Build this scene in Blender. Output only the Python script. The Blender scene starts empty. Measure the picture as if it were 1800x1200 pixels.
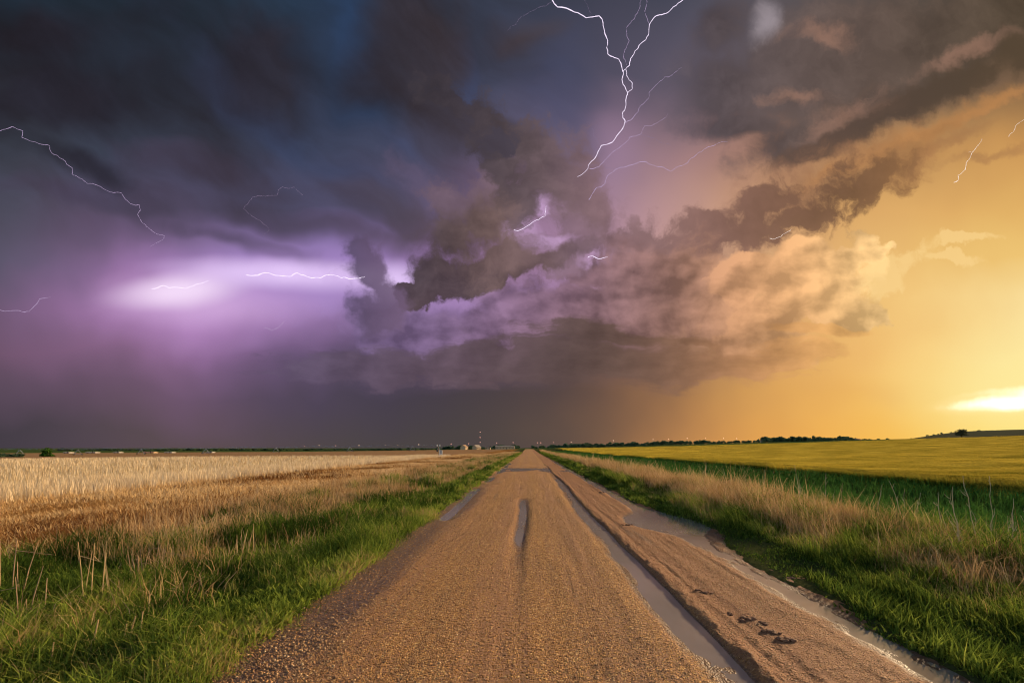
import bpy, bmesh, math, random, os
import numpy as np
from mathutils import Vector, Matrix

SC = bpy.context.scene
SC.render.engine = 'CYCLES'
COL = SC.collection
rng = np.random.default_rng(7)
random.seed(7)

# ---------------------------------------------------------------- camera
# 16 mm lens on a 36 mm frame, 1.7 m above a straight dirt road that runs along +Y
F = 800.0
CAM_H = 1.7
cam = bpy.data.cameras.new('camera')
cam.lens = 16.0
cam.sensor_width = 36.0
cam.shift_x = -30.0 / 1800.0
cam.shift_y = 187.0 / 1800.0
cam.clip_start = 0.05
cam.clip_end = 60000.0
camo = bpy.data.objects.new('camera', cam)
COL.objects.link(camo)
camo.location = (0, 0, CAM_H)
camo.rotation_euler = (math.radians(90), 0, 0)
SC.camera = camo


def lin(c):
    out = []
    for v in c:
        v = v / 255.0
        out.append(v / 12.92 if v <= 0.04045 else ((v + 0.055) / 1.055) ** 2.4)
    return (out[0], out[1], out[2], 1.0)


# ---------------------------------------------------------------- small node language
class NT:
    def __init__(self, tree):
        self.t = tree

    def node(self, kind, **kw):
        n = self.t.nodes.new(kind)
        for k, v in kw.items():
            setattr(n, k, v)
        return n

    def put(self, sock, v):
        if isinstance(v, E):
            self.t.links.new(v.s, sock)
        elif v is not None:
            sock.default_value = v

    def math(self, op, a, b=None, c=None, clamp=False):
        n = self.node('ShaderNodeMath', operation=op, use_clamp=clamp)
        self.put(n.inputs[0], a)
        self.put(n.inputs[1], b)
        self.put(n.inputs[2], c)
        return E(self, n.outputs[0])

    def vmath(self, op, a, b=None, scale=None):
        n = self.node('ShaderNodeVectorMath', operation=op)
        self.put(n.inputs[0], a)
        if b is not None:
            self.put(n.inputs[1], b)
        if scale is not None:
            self.put(n.inputs['Scale'], scale)
        return E(self, n.outputs['Value' if op in ('LENGTH', 'DOT_PRODUCT', 'DISTANCE') else 'Vector'])

    def xyz(self, x=0.0, y=0.0, z=0.0):
        n = self.node('ShaderNodeCombineXYZ')
        self.put(n.inputs[0], x)
        self.put(n.inputs[1], y)
        self.put(n.inputs[2], z)
        return E(self, n.outputs[0])

    def sep(self, v):
        n = self.node('ShaderNodeSeparateXYZ')
        self.put(n.inputs[0], v)
        return [E(self, o) for o in n.outputs]

    def noise(self, vec, scale, detail=3.0, rough=0.5, dist=0.0, dims='2D', out='Fac', lac=2.0):
        n = self.node('ShaderNodeTexNoise', noise_dimensions=dims)
        self.put(n.inputs['Vector'], vec)
        self.put(n.inputs['Scale'], scale)
        self.put(n.inputs['Detail'], detail)
        self.put(n.inputs['Roughness'], rough)
        self.put(n.inputs['Lacunarity'], lac)
        self.put(n.inputs['Distortion'], dist)
        return E(self, n.outputs['Fac' if out == 'Fac' else 'Color'])

    def voronoi(self, vec, scale, feature='F1', out='Distance', dims='3D', rand=1.0):
        n = self.node('ShaderNodeTexVoronoi', feature=feature, voronoi_dimensions=dims)
        self.put(n.inputs['Vector'], vec)
        self.put(n.inputs['Scale'], scale)
        self.put(n.inputs['Randomness'], rand)
        return E(self, n.outputs[out])

    def mix(self, f, a, b):
        n = self.node('ShaderNodeMix', data_type='RGBA', clamp_factor=True)
        self.put(n.inputs[0], f)
        self.put(n.inputs[6], a)
        self.put(n.inputs[7], b)
        return E(self, n.outputs[2])

    def blend(self, mode, f, a, b):
        n = self.node('ShaderNodeMix', data_type='RGBA', blend_type=mode, clamp_factor=True)
        self.put(n.inputs[0], f)
        self.put(n.inputs[6], a)
        self.put(n.inputs[7], b)
        return E(self, n.outputs[2])

    def step(self, v, a, b, kind='SMOOTHSTEP', lo=0.0, hi=1.0):
        n = self.node('ShaderNodeMapRange', interpolation_type=kind, clamp=True)
        self.put(n.inputs[0], v)
        self.put(n.inputs[1], a)
        self.put(n.inputs[2], b)
        self.put(n.inputs[3], lo)
        self.put(n.inputs[4], hi)
        return E(self, n.outputs[0])

    def ramp(self, f, stops, interp='LINEAR'):
        n = self.node('ShaderNodeValToRGB')
        cr = n.color_ramp
        cr.interpolation = interp
        while len(cr.elements) < len(stops):
            cr.elements.new(0.5)
        for e, (p, c) in zip(cr.elements, sorted(stops, key=lambda q: q[0])):
            e.position = p
        for e, (p, c) in zip(cr.elements, sorted(stops, key=lambda q: q[0])):
            e.color = c
        self.put(n.inputs[0], f)
        return E(self, n.outputs[0])

    def blob(self, vec, loc, scale, ang):
        """distance from the centre of a turned ellipse, 1 at its rim; vec is (u, v, 1)"""
        c, n = math.cos(ang), math.sin(ang)
        x = self.vmath('DOT_PRODUCT', vec, (c / scale[0], n / scale[0], -(c * loc[0] + n * loc[1]) / scale[0]))
        y = self.vmath('DOT_PRODUCT', vec, (-n / scale[1], c / scale[1], (n * loc[0] - c * loc[1]) / scale[1]))
        return self.math('SQRT', self.math('MULTIPLY_ADD', y, y, self.math('MULTIPLY', x, x)))


class E:
    def __init__(self, nt, s):
        self.nt, self.s = nt, s

    def __add__(self, o): return self.nt.math('ADD', self, o)
    __radd__ = __add__
    def __sub__(self, o): return self.nt.math('SUBTRACT', self, o)
    def __rsub__(self, o): return self.nt.math('SUBTRACT', o, self)
    def __mul__(self, o): return self.nt.math('MULTIPLY', self, o)
    __rmul__ = __mul__
    def __truediv__(self, o): return self.nt.math('DIVIDE', self, o)


# ---------------------------------------------------------------- sky (world)
SUN_AZ = math.radians(52.0)      # clockwise from +Y (to the right of the road)
SUN_EL = math.radians(15.0)

world = bpy.data.worlds.new('World')
SC.world = world
world.use_nodes = True
wt = world.node_tree
wt.nodes.clear()
W = NT(wt)


def PU(px): return (px - 930.0) / F
def PV(py): return (787.0 - py) / F


tc = W.node('ShaderNodeTexCoord')
dirv = E(W, tc.outputs['Generated'])
dx, dy, dz = W.sep(dirv)
ay = W.math('MAXIMUM', W.math('ABSOLUTE', dy), 0.3)
su = dx / ay
sv = W.math('MAXIMUM', dz / ay, 0.0)
sv = W.math('MINIMUM', sv, 1.6)
P = W.xyz(su, sv, 1.0)

# two scales of domain warp give the cloud shapes their drifting outlines
w1 = W.noise(P, 2.6, 3.0, 0.55, out='Color')
w2 = W.noise(P, 11.0, 4.0, 0.6, out='Color')
w1c = W.vmath('SUBTRACT', w1, (0.5, 0.5, 0.5))
w2c = W.vmath('SUBTRACT', w2, (0.5, 0.5, 0.5))
Pw = W.vmath('ADD', P, W.vmath('MULTIPLY', w1c, (0.16, 0.16, 0.0)))          # soft
Pc = W.vmath('ADD', P, W.vmath('MULTIPLY', w1c, (0.07, 0.07, 0.0)))
Pc = W.vmath('ADD', Pc, W.vmath('MULTIPLY', w2c, (0.075, 0.075, 0.0)))         # crisp
uw, vw, _ = W.sep(Pw)

X0, X1 = -150.0, 1950.0
DEP = None            # a negligible term that makes each layer wait for the one before it
def begin(col):
    global DEP
    DEP = W.vmath('DOT_PRODUCT', col, (1e-7, 1e-7, 1e-7))


def ramp_u(uexpr, stops, interp='B_SPLINE'):
    if DEP is not None:
        uexpr = uexpr + DEP
    f = W.step(uexpr, PU(X0), PU(X1), 'LINEAR')
    return W.ramp(f, [((px - X0) / (X1 - X0), lin(c)) for px, c in stops], interp)

XS = [0, 150, 300, 450, 600, 750, 900, 1050, 1200, 1350, 1500, 1650, 1800]
ROWS = [
    (-10, [(34,44,54),(36,46,56),(40,52,64),(42,54,68),(43,60,82),(50,54,66),(58,64,80),(62,62,76),(74,76,92),(92,84,88),(84,78,74),(80,72,66),(70,64,52)]),
    (130, [(40,38,44),(41,41,49),(44,49,60),(45,46,56),(50,62,84),(60,58,68),(66,70,90),(80,76,94),(100,92,108),(98,86,88),(108,92,86),(116,94,80),(118,92,68)]),
    (260, [(62,66,76),(58,60,72),(58,62,76),(60,62,78),(64,72,96),(78,76,94),(92,86,108),(134,112,136),(168,130,130),(160,120,102),(174,128,90),(194,146,90),(200,148,86)]),
    (380, [(78,78,92),(92,78,100),(86,76,98),(76,72,94),(82,80,106),(98,84,108),(138,108,138),(172,136,158),(194,152,136),(200,150,110),(216,164,102),(226,176,106),(226,178,102)]),
    (470, [(86,84,102),(124,98,134),(140,110,154),(146,120,172),(150,125,185),(152,118,170),(170,130,172),(186,146,172),(204,160,138),(218,168,118),(230,180,112),(236,190,114),(240,200,118)]),
    (540, [(104,84,108),(146,108,150),(186,146,194),(172,138,194),(142,118,164),(140,114,164),(148,116,154),(150,114,128),(176,130,110),(212,160,110),(240,190,116),(248,209,132),(254,230,160)]),
    (620, [(108,82,104),(136,100,134),(140,104,142),(118,92,130),(100,84,116),(94,76,102),(98,80,100),(100,80,82),(132,98,84),(218,165,104),(241,187,110),(250,209,128),(255,236,166)]),
    (690, [(90,74,90),(106,82,104),(114,88,112),(88,74,94),(74,66,82),(70,62,72),(76,66,68),(90,72,68),(168,120,80),(224,167,91),(241,184,98),(251,208,114),(255,236,160)]),
    (770, [(66,60,68),(82,70,80),(94,78,82),(90,75,78),(76,69,71),(74,67,67),(80,70,67),(104,82,70),(188,132,80),(229,163,82),(244,181,85),(252,203,94),(255,228,124)]),
]
base = None
for i, (py, cols) in enumerate(ROWS):
    r = ramp_u(uw, list(zip(XS, cols)))
    if base is None:
        base = r
    else:
        f = W.step(vw, PV(ROWS[i - 1][0]), PV(py), 'LINEAR')
        base = W.mix(f, base, r)
    begin(base)

Ph = W.vmath('ADD', P, W.vmath('MULTIPLY', w1c, (0.05, 0.035, 0.0)))
nsoft = (W.noise(Pw, 4.0, 4.0, 0.52) - 0.5) * 2.6
ncru = (W.noise(Pc, 10.0, 6.0, 0.62) - 0.5) * 2.6
nfin = (W.noise(Pc, 26.0, 4.0, 0.62) - 0.5) * 2.6
# relief: how the billows fall off towards the low sun (right, down)
LIGHT = (0.015, -0.015, 0.0)
Pr = W.vmath('MULTIPLY', Ph, (0.75, 1.15, 1.0))
rA = W.noise(Pr, 8.5, 5.0, 0.48)
rB = W.noise(W.vmath('ADD', Pr, LIGHT), 8.5, 5.0, 0.48)
# cauliflower billows: rounded cells lit from the same side
Pb = W.vmath('ADD', Ph, W.vmath('MULTIPLY', w2c, (0.05, 0.045, 0.0)))
def puff(v):
    a = W.voronoi(W.vmath('MULTIPLY', v, (0.8, 1.2, 1.0)), 7.0, dims='2D')
    b = W.voronoi(v, 18.0, dims='2D')
    return a * 0.8 + b * 0.22
bil = puff(W.vmath('ADD', Pb, (0.012, -0.004, 0.0))) - puff(Pb)
relief = (rA - rB) * 4.0 + bil * -2.2
pf = (0.42 - puff(Pb)) * 2.6


ca, sa_ = math.cos(math.radians(38)), math.sin(math.radians(38))
along = W.vmath('DOT_PRODUCT', Pw, (ca, -sa_, 0.0))
across = W.vmath('DOT_PRODUCT', Pw, (sa_, ca, 0.0))
nstk = (W.noise(W.xyz(along * 2.3, across * 6.5, 0.0), 1.0, 5.0, 0.55) - 0.5) * 2.6


def field(vec, blobs, k=0.25):
    out = None
    vec = W.vmath('ADD', vec, DEP)
    for cx, cy, a, b, ang in blobs:
        d = W.blob(vec, (PU(cx), PV(cy)), (a / F, b / F), -math.radians(ang))
        v = 1.0 - d
        out = v if out is None else W.math('SMOOTH_MAX', out, v, k)
    return out


def layer(sky, blobs, colour, soft=0.5, noise=None, namp=0.8, vec=None, opacity=1.0, k=0.25, edge=0.0):
    fld = field(vec or Pc, blobs, k)
    if noise is not None:
        fld = fld + noise * namp
    m = W.step(fld, edge - soft, edge + soft) if not isinstance(soft, E) else W.step(fld, soft * -1.0 + edge, soft + edge)
    if opacity != 1.0:
        m = m * opacity
    res = W.mix(m, sky, colour)
    begin(res)
    return res, m, fld


def shade(col, f, dark, bright):
    """multiply a colour by a factor that runs from dark to bright as f runs -1..1"""
    k = W.step(f + DEP, -1.0, 1.0, 'LINEAR', dark, bright)
    return W.vmath('SCALE', col, scale=k)


sky = base

def glow(blobs, lo, hi, amt, col, vec=None, noise=None):
    global sky
    g = field(vec or Pw, blobs, 0.3)
    if noise is not None:
        g = g + noise
    sky = W.mix(W.step(g, lo, hi) * amt, sky, lin(col))
    begin(sky)


# soft dark lobes and bluer gaps of the storm overhead, upper left
glow([(470, 215, 210, 32, 42), (600, 320, 110, 40, 40)], -0.7, 0.7, 0.5, (58, 66, 92), Pw, nsoft)
glow([(602, 50, 34, 110, -8), (640, 190, 40, 60, -30)], -1.0, 1.0, 0.62, (46, 68, 100), Pw, nsoft * 1.0)
glow([(985, 170, 50, 90, 0), (820, 130, 30, 60, 0), (700, 260, 60, 24, 30)], -0.9, 0.9, 0.5, (66, 74, 104), Pw, nsoft)
dk = ramp_u(su, [(0, (38, 35, 42)), (400, (45, 41, 50)), (700, (54, 49, 55)), (900, (76, 66, 72)), (1200, (76, 68, 72))])
dk = shade(dk, ncru * 1.0, 0.84, 1.18)
sky, _, _ = layer(sky, [(715, 50, 90, 80, 0), (670, 130, 70, 60, 40), (770, 190, 120, 38, 32), (870, 240, 90, 30, 38),
                        (450, 110, 110, 60, 40), (130, 180, 160, 50, -8), (40, 60, 160, 40, 0), (120, 280, 90, 24, 20), (930, 60, 50, 30, 0)], dk, 0.75, nsoft, 1.1, Pw, 0.85)
sky, _, _ = layer(sky, [(360, 300, 150, 26, 18), (620, 350, 130, 34, 22), (530, 408, 200, 24, 12), (700, 392, 90, 42, 14), (180, 360, 130, 18, 8), (440, 440, 120, 14, 14)],
                  ramp_u(su, [(0, (80, 70, 90)), (300, (68, 62, 78)), (600, (72, 64, 78)), (760, (86, 72, 80))]), 0.8, nsoft, 1.2, Pw, 0.75)
glow([(800, 360, 60, 30, 20), (760, 330, 90, 24, 30)], -0.7, 0.8, 0.4, (108, 92, 116), Pc, ncru)
ul = W.step(su, PU(1120), PU(780)) * W.step(sv, PV(470), PV(300))
kk = W.step(nstk + DEP, -0.75, 0.75, 'LINEAR', 0.0, 1.0)
cool = W.blend('MULTIPLY', 1.0, sky, (1.12, 1.22, 1.36, 1.0))
warm = W.blend('MULTIPLY', 1.0, sky, (0.66, 0.58, 0.54, 1.0))
sky = W.mix(ul * 0.9, sky, W.mix(kk, warm, cool))
begin(sky)
# lightning-lit curtain of rain, left
glow([(330, 540, 200, 60, 8)], -0.9, 1.0, 0.6, (180, 130, 190), Pw, nsoft * 0.4)
glow([(345, 530, 120, 30, 3)], -1.1, 1.0, 0.62, (222, 184, 232), Ph, nsoft * 0.25)
glow([(322, 510, 80, 18, -6)], -1.2, 0.9, 0.92, (250, 226, 254), Ph)
glow([(520, 484, 200, 44, 3)], -0.8, 1.0, 0.45, (186, 150, 220), Ph, nsoft * 0.3)
glow([(545, 487, 130, 14, 3), (690, 502, 30, 20, 0)], -1.6, 0.8, 0.92, (236, 208, 255), Ph)
glow([(600, 520, 130, 36, 0)], -0.8, 1.0, 0.4, (176, 144, 206), Pc, ncru * 0.5)
glow([(1060, 250, 40, 70, 14)], -0.9, 1.0, 0.3, (176, 140, 172), Pw)
glow([(920, 516, 90, 22, -10), (850, 540, 90, 18, 0)], -0.9, 0.9, 0.55, (178, 142, 196), Pc, ncru * 0.6)
# upper right mass
uc = ramp_u(su, [(1150, (92, 84, 98)), (1250, (86, 76, 80)), (1400, (94, 80, 76)), (1550, (98, 82, 74)), (1700, (90, 76, 64)), (1850, (84, 70, 54))])
uc = shade(uc, nsoft * 1.0 + ncru * 1.0, 0.62, 1.36)
sky, _, _ = layer(sky, [(1290, 150, 110, 66, 8), (1310, 212, 120, 30, 8), (1450, 120, 160, 90, -10), (1620, 50, 200, 64, -12),
                        (1790, 10, 130, 70, -20), (1250, 50, 60, 50, 0), (1420, 236, 110, 40, -22), (1540, 175, 120, 50, -28), (1680, 95, 140, 40, -22)], uc, 0.5, ncru * 0.6 + nsoft * 0.5, 0.9, Pw, 0.96)
glow([(1336, 40, 24, 34, 0)], -0.5, 1.0, 0.75, (164, 152, 158), Pw, ncru * 0.6)
glow([(1490, 200, 70, 26, -30), (1410, 170, 50, 16, 0), (1560, 185, 50, 16, -30), (1700, 85, 90, 14, -20), (1450, 70, 50, 16, 10)], -0.5, 0.9, 0.5, (168, 126, 106), Pc, ncru * 0.9)
# dark streak with the lit belly under it
sky, _, _ = layer(sky, [(1605, 172, 80, 32, -26), (1700, 128, 120, 27, -22), (1810, 84, 90, 32, -22), (1520, 220, 80, 20, -30), (1440, 264, 90, 20, -22)],
                  ramp_u(su, [(1350, (104, 82, 72)), (1550, (80, 66, 58)), (1800, (86, 70, 52))]), 0.5, ncru, 0.7, Pc, 0.92)
glow([(1600, 246, 150, 14, -26), (1720, 190, 120, 12, -24), (1470, 304, 70, 12, -24)], -0.7, 0.9, 0.55, (210, 146, 86), Pc, ncru * 0.8)
glow([(1640, 262, 120, 12, -24), (1560, 330, 60, 12, -24), (1720, 280, 80, 10, -10)], -0.6, 0.9, 0.45, (150, 106, 74), Pc, ncru * 0.9)
# dusky veil that ties the drifts to the streak above and the bank below
dv = ramp_u(su, [(1080, (128, 102, 108)), (1200, (148, 112, 104)), (1350, (156, 114, 88)), (1500, (146, 104, 74)), (1650, (170, 122, 76))])
dv = shade(dv, ncru * 1.1 + relief * 0.6, 0.78, 1.22)
sky, _, _ = layer(sky, [(1420, 345, 170, 44, -24), (1250, 430, 140, 44, -16), (1570, 275, 110, 36, -28), (1140, 500, 90, 50, -10), (1660, 220, 90, 22, -26)], dv, 0.75, ncru + pf * 0.3, 1.2, Pc, 0.72)
# dark drifts, right of centre
md = ramp_u(su, [(1080, (134, 106, 112)), (1200, (138, 104, 98)), (1350, (126, 92, 74)), (1500, (108, 80, 60)), (1650, (150, 108, 70))])
md = shade(md, ncru * 0.9 + relief * 0.5, 0.76, 1.26)
sky, _, _ = layer(sky, [(1490, 345, 96, 40, -28), (1545, 308, 60, 28, -32), (1410, 390, 120, 26, -20), (1290, 412, 100, 32, -14), (1210, 440, 70, 30, -10),
                        (1130, 440, 52, 54, 20), (1340, 365, 70, 28, -30), (1240, 385, 60, 18, 0), (1180, 480, 70, 30, 0)], md, 0.36, ncru, 1.2, Pc, 0.92)
vc = ramp_u(su, [(740, (104, 86, 100)), (860, (118, 96, 108)), (980, (132, 106, 122)), (1100, (150, 118, 124))])
vc = shade(vc, ncru * 1.0 + relief * 0.8, 0.76, 1.24)
sky, _, _ = layer(sky, [(830, 365, 80, 46, 20), (1010, 400, 70, 60, 40), (900, 330, 60, 50, 30), (1090, 480, 80, 40, 10), (1010, 470, 60, 24, -10)], vc, 0.42, ncru, 1.3, Pc, 0.85)
glow([(918, 410, 22, 22, 20), (950, 428, 44, 12, -10), (956, 372, 14, 14, 0), (1046, 452, 34, 10, 0)], -0.8, 0.7, 0.75, (205, 166, 210), Pc, ncru)
# ragged scud, diagonal through the middle
rc = ramp_u(su, [(740, (56, 50, 56)), (830, (68, 60, 67)), (910, (90, 77, 80)), (1000, (108, 88, 92)), (1100, (142, 110, 116))])
rc = shade(rc, ncru * 1.2 + relief * 0.6, 0.70, 1.28)
sky, _, _ = layer(sky, [(860, 200, 90, 34, 40), (935, 262, 70, 32, 45), (995, 325, 70, 38, 45), (1040, 380, 50, 22, 50), (885, 300, 70, 24, 35),
                        (922, 340, 36, 56, -5), (1008, 268, 26, 32, 0), (960, 300, 46, 36, 0), (1070, 430, 40, 26, 40), (800, 170, 60, 30, 30)], rc, W.step(su, PU(930), PU(1060), 'LINEAR', 0.36, 0.95), ncru, 1.4, Pc, 0.9)
glow([(1650, 560, 260, 60, -12), (1500, 680, 200, 26, -4), (1760, 330, 120, 50, -30)], -0.6, 1.2, 0.14, (214, 150, 92), Pw, nsoft * 1.2)
# cumulus bank, centre to right, sunlit on its right flanks
kc = ramp_u(su, [(560, (120, 100, 142)), (750, (128, 104, 142)), (900, (136, 106, 132)), (1050, (136, 104, 110)), (1180, (150, 112, 102)), (1300, (190, 140, 104)), (1400, (222, 168, 112)), (1500, (240, 190, 120))])
kc = shade(kc, relief * 1.7 + ncru * 0.6 + nfin * 0.25 + nsoft * 0.4, 0.56, 1.34)
sky, _, _ = layer(sky, [(1000, 540, 150, 56, 0), (1120, 515, 110, 80, 0), (1230, 540, 110, 56, 0), (1300, 590, 110, 40, 4),
                        (760, 590, 120, 42, 0), (880, 585, 120, 40, 0), (1040, 480, 60, 24, -20), (1200, 480, 60, 40, -20)],
                  kc, 0.36, ncru * 0.7 + pf * 0.4, 0.9, Pc, 0.92, edge=-0.12)
kd = ramp_u(su, [(1150, (172, 128, 110)), (1250, (200, 147, 112)), (1350, (220, 164, 116)), (1450, (236, 182, 124)), (1560, (248, 206, 140))])
bot = W.step(sv + ncru * 0.03, PV(625), PV(510), 'LINEAR', 0.76, 1.04)
kd = W.vmath('SCALE', shade(kd, relief * 2.1 + ncru * 0.4 + nfin * 0.2, 0.66, 1.25), scale=bot)
sky, _, _ = layer(sky, [(1290, 500, 70, 44, -10), (1390, 505, 76, 62, 0), (1470, 500, 66, 56, -10), (1525, 455, 44, 36, -20), (1440, 556, 84, 28, 0), (1345, 566, 80, 40, 0), (1560, 440, 30, 20, -20), (1290, 600, 90, 34, 0), (1490, 572, 60, 16, 0), (1360, 622, 60, 18, 0)],
                  kd, 0.14, ncru * 0.5 + pf * 0.7, 0.85, Pc, 0.9)
sky, _, _ = layer(sky, [(1600, 470, 50, 22, -20), (1705, 428, 46, 8, -8), (1690, 462, 40, 8, 5), (1560, 500, 40, 18, -20)], lin((252, 214, 144)), 0.4, ncru, 1.3, Pc, 0.6)
# shaded undersides
sc_ = ramp_u(su, [(540, (94, 80, 104)), (700, (96, 80, 96)), (850, (96, 78, 84)), (1000, (90, 73, 70)), (1150, (112, 86, 74)), (1280, (166, 120, 88)), (1400, (216, 158, 100)), (1550, (236, 182, 108))])
Pl = W.vmath('ADD', P, W.vmath('MULTIPLY', w1c, (0.10, 0.035, 0.0)))
Pl = W.vmath('ADD', Pl, W.vmath('MULTIPLY', w2c, (0.10, 0.025, 0.0)))
nstr = (W.noise(W.vmath('MULTIPLY', Pl, (7.0, 26.0, 1.0)), 1.0, 5.0, 0.6) - 0.5) * 2.6
sc_ = shade(sc_, nstr * 0.7 + relief * 0.9, 0.72, 1.26)
sky, _, _ = layer(sky, [(990, 630, 220, 40, 2), (1130, 634, 190, 38, 0), (840, 648, 250, 30, 0), (1290, 642, 120, 26, 2), (1390, 618, 70, 20, 0), (660, 645, 150, 30, 0), (1080, 588, 130, 20, 6), (1440, 582, 90, 8, 4), (1230, 600, 60, 10, 10)],
                  sc_, 0.30, nstr + pf * 0.3, 0.75, Pl, 0.93)
# the black wedge and its little tower in front of the lightning
cc = ramp_u(su, [(690, (72, 62, 68)), (780, (84, 70, 73)), (860, (112, 90, 86)), (960, (106, 85, 86)), (1020, (124, 100, 110))])
cc = W.mix(W.step(sv + ncru * 0.06, PV(530), PV(460)), lin((78, 64, 68)), cc)
cc = shade(cc, ncru * 1.2 + relief * 1.0 + nfin * 0.3, 0.66, 1.32)
sky, _, _ = layer(sky, [(800, 482, 84, 46, -12), (870, 462, 80, 40, -18), (960, 456, 80, 17, -20), (756, 520, 62, 24, -8), (800, 425, 60, 46, -10), (852, 400, 50, 50, 10), (722, 505, 30, 13, -20)],
                  cc, W.step(sv, PV(500), PV(410), 'LINEAR', 0.16, 0.6), ncru, 0.7, Pc, 0.97)
tcl = ramp_u(su, [(600, (82, 72, 98)), (650, (94, 78, 104)), (720, (112, 90, 116))])
tcl = shade(tcl, ncru, 0.82, 1.2)
sky, _, _ = layer(sky, [(628, 452, 34, 19, 58), (650, 484, 44, 28, 58), (680, 524, 48, 30, 55), (664, 552, 50, 36, 50)], tcl, 0.4, ncru, 0.6, Pc, 0.9)
# the sun behind a slit of bright cloud at the right
glow([(1840, 690, 300, 120, 0)], -0.2, 1.0, 0.55, (255, 238, 160), P)
Ps = W.vmath('ADD', P, W.vmath('MULTIPLY', w2c, (0.10, 0.012, 0.0)))
gl = field(Ps, [(1840, 702, 165, 18, -4), (1800, 684, 90, 6, -6)], 0.3)
sky = W.mix(W.step(gl, -0.5, 0.7) * 0.8, sky, (1.15, 0.92, 0.45, 1.0))
begin(sky)
gl = field(Ps, [(1820, 704, 118, 11, -4), (1885, 698, 100, 18, 0)], 0.3)
sky = W.mix(W.step(gl + ncru * 0.25, -0.6, 0.8), sky, (1.9, 1.75, 1.35, 1.0))

# behind the camera the storm gives way to clear evening sky
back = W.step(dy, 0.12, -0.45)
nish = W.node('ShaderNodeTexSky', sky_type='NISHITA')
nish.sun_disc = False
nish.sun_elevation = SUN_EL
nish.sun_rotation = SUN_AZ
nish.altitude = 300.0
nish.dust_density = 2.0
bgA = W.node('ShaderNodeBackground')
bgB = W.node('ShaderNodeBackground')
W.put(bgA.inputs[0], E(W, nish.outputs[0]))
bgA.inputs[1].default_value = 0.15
W.put(bgB.inputs[0], sky)
bgB.inputs[1].default_value = 1.0 / 1.52
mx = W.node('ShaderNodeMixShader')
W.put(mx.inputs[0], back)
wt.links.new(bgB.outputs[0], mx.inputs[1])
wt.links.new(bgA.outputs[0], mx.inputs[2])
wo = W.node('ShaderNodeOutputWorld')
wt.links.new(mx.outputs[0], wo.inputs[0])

world.cycles.sampling_method = 'NONE'
SC.cycles.use_adaptive_sampling = True
SC.cycles.adaptive_threshold = 0.03
SC.cycles.adaptive_min_samples = 12
SC.cycles.filter_width = 1.15
SC.view_settings.view_transform = 'Standard'
SC.view_settings.look = 'None'
SC.view_settings.exposure = 0.604
SC.view_settings.gamma = 1.0


# ---------------------------------------------------------------- helpers
def tag(o, label=None, cat=None, group=None, kind=None):
    if label:
        o['label'] = label
    if cat:
        o['category'] = cat
    if group:
        o['group'] = group
    if kind:
        o['kind'] = kind
    return o


def link(o, parent=None):
    COL.objects.link(o)
    if parent is not None:
        o.parent = parent
    return o


def mesh_np(name, verts, loops, starts, totals, mat, smooth=False, attrs=None):
    me = bpy.data.meshes.new(name)
    me.vertices.add(len(verts))
    me.vertices.foreach_set('co', np.asarray(verts, np.float32).ravel())
    me.loops.add(len(loops))
    me.loops.foreach_set('vertex_index', np.asarray(loops, np.int32))
    me.polygons.add(len(starts))
    me.polygons.foreach_set('loop_start', np.asarray(starts, np.int32))
    me.polygons.foreach_set('loop_total', np.asarray(totals, np.int32))
    if smooth:
        me.polygons.foreach_set('use_smooth', np.ones(len(starts), bool))
    for k, v in (attrs or {}).items():
        a = me.attributes.new(k, 'FLOAT', 'POINT')
        a.data.foreach_set('value', np.asarray(v, np.float32))
    me.update(calc_edges=True)
    if mat is not None:
        me.materials.append(mat)
    return me


def grid_mesh(name, X, Y, Z, mat, smooth=True):
    ny, nx = X.shape
    v = np.stack([X, Y, Z], -1).reshape(-1, 3)
    idx = np.arange(ny * nx).reshape(ny, nx)
    q = np.stack([idx[:-1, :-1], idx[:-1, 1:], idx[1:, 1:], idx[1:, :-1]], -1).reshape(-1, 4)
    n = len(q)
    return mesh_np(name, v, q.ravel(), np.arange(n) * 4, np.full(n, 4), mat, smooth)


_perm = np.random.default_rng(11).random((256, 256))
def vnoise(x, y):
    x = np.asarray(x, float); y = np.asarray(y, float)
    xi = np.floor(x).astype(int); yi = np.floor(y).astype(int)
    fx = x - xi; fy = y - yi
    fx = fx * fx * (3 - 2 * fx); fy = fy * fy * (3 - 2 * fy)
    a = _perm[xi & 255, yi & 255]; b = _perm[(xi + 1) & 255, yi & 255]
    c = _perm[xi & 255, (yi + 1) & 255]; d = _perm[(xi + 1) & 255, (yi + 1) & 255]
    return (a * (1 - fx) + b * fx) * (1 - fy) + (c * (1 - fx) + d * fx) * fy


def fbm(x, y, oct=4, rough=0.5):
    s = 0; a = 1.0; t = 0
    for i in range(oct):
        s = s + a * vnoise(x * 2 ** i + 17.3 * i, y * 2 ** i + 5.1 * i)
        t += a; a *= rough
    return s / t


def sm(v, a, b):
    t = np.clip((np.asarray(v, float) - a) / (b - a), 0, 1)
    return t * t * (3 - 2 * t)


def new_mat(name):
    m = bpy.data.materials.new(name)
    m.use_nodes = True
    m.node_tree.nodes.clear()
    return m, NT(m.node_tree)


def finish(nt, shader_socket, disp=None):
    o = nt.node('ShaderNodeOutputMaterial')
    nt.t.links.new(shader_socket, o.inputs[0])


def principled(nt, col, rough=0.8, spec=0.3, normal=None, **kw):
    p = nt.node('ShaderNodeBsdfPrincipled')
    nt.put(p.inputs['Base Color'], col)
    nt.put(p.inputs['Roughness'], rough)
    nt.put(p.inputs['Specular IOR Level'], spec)
    if normal is not None:
        nt.t.links.new(normal, p.inputs['Normal'])
    for k, v in kw.items():
        nt.put(p.inputs[k], v)
    return p


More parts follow.
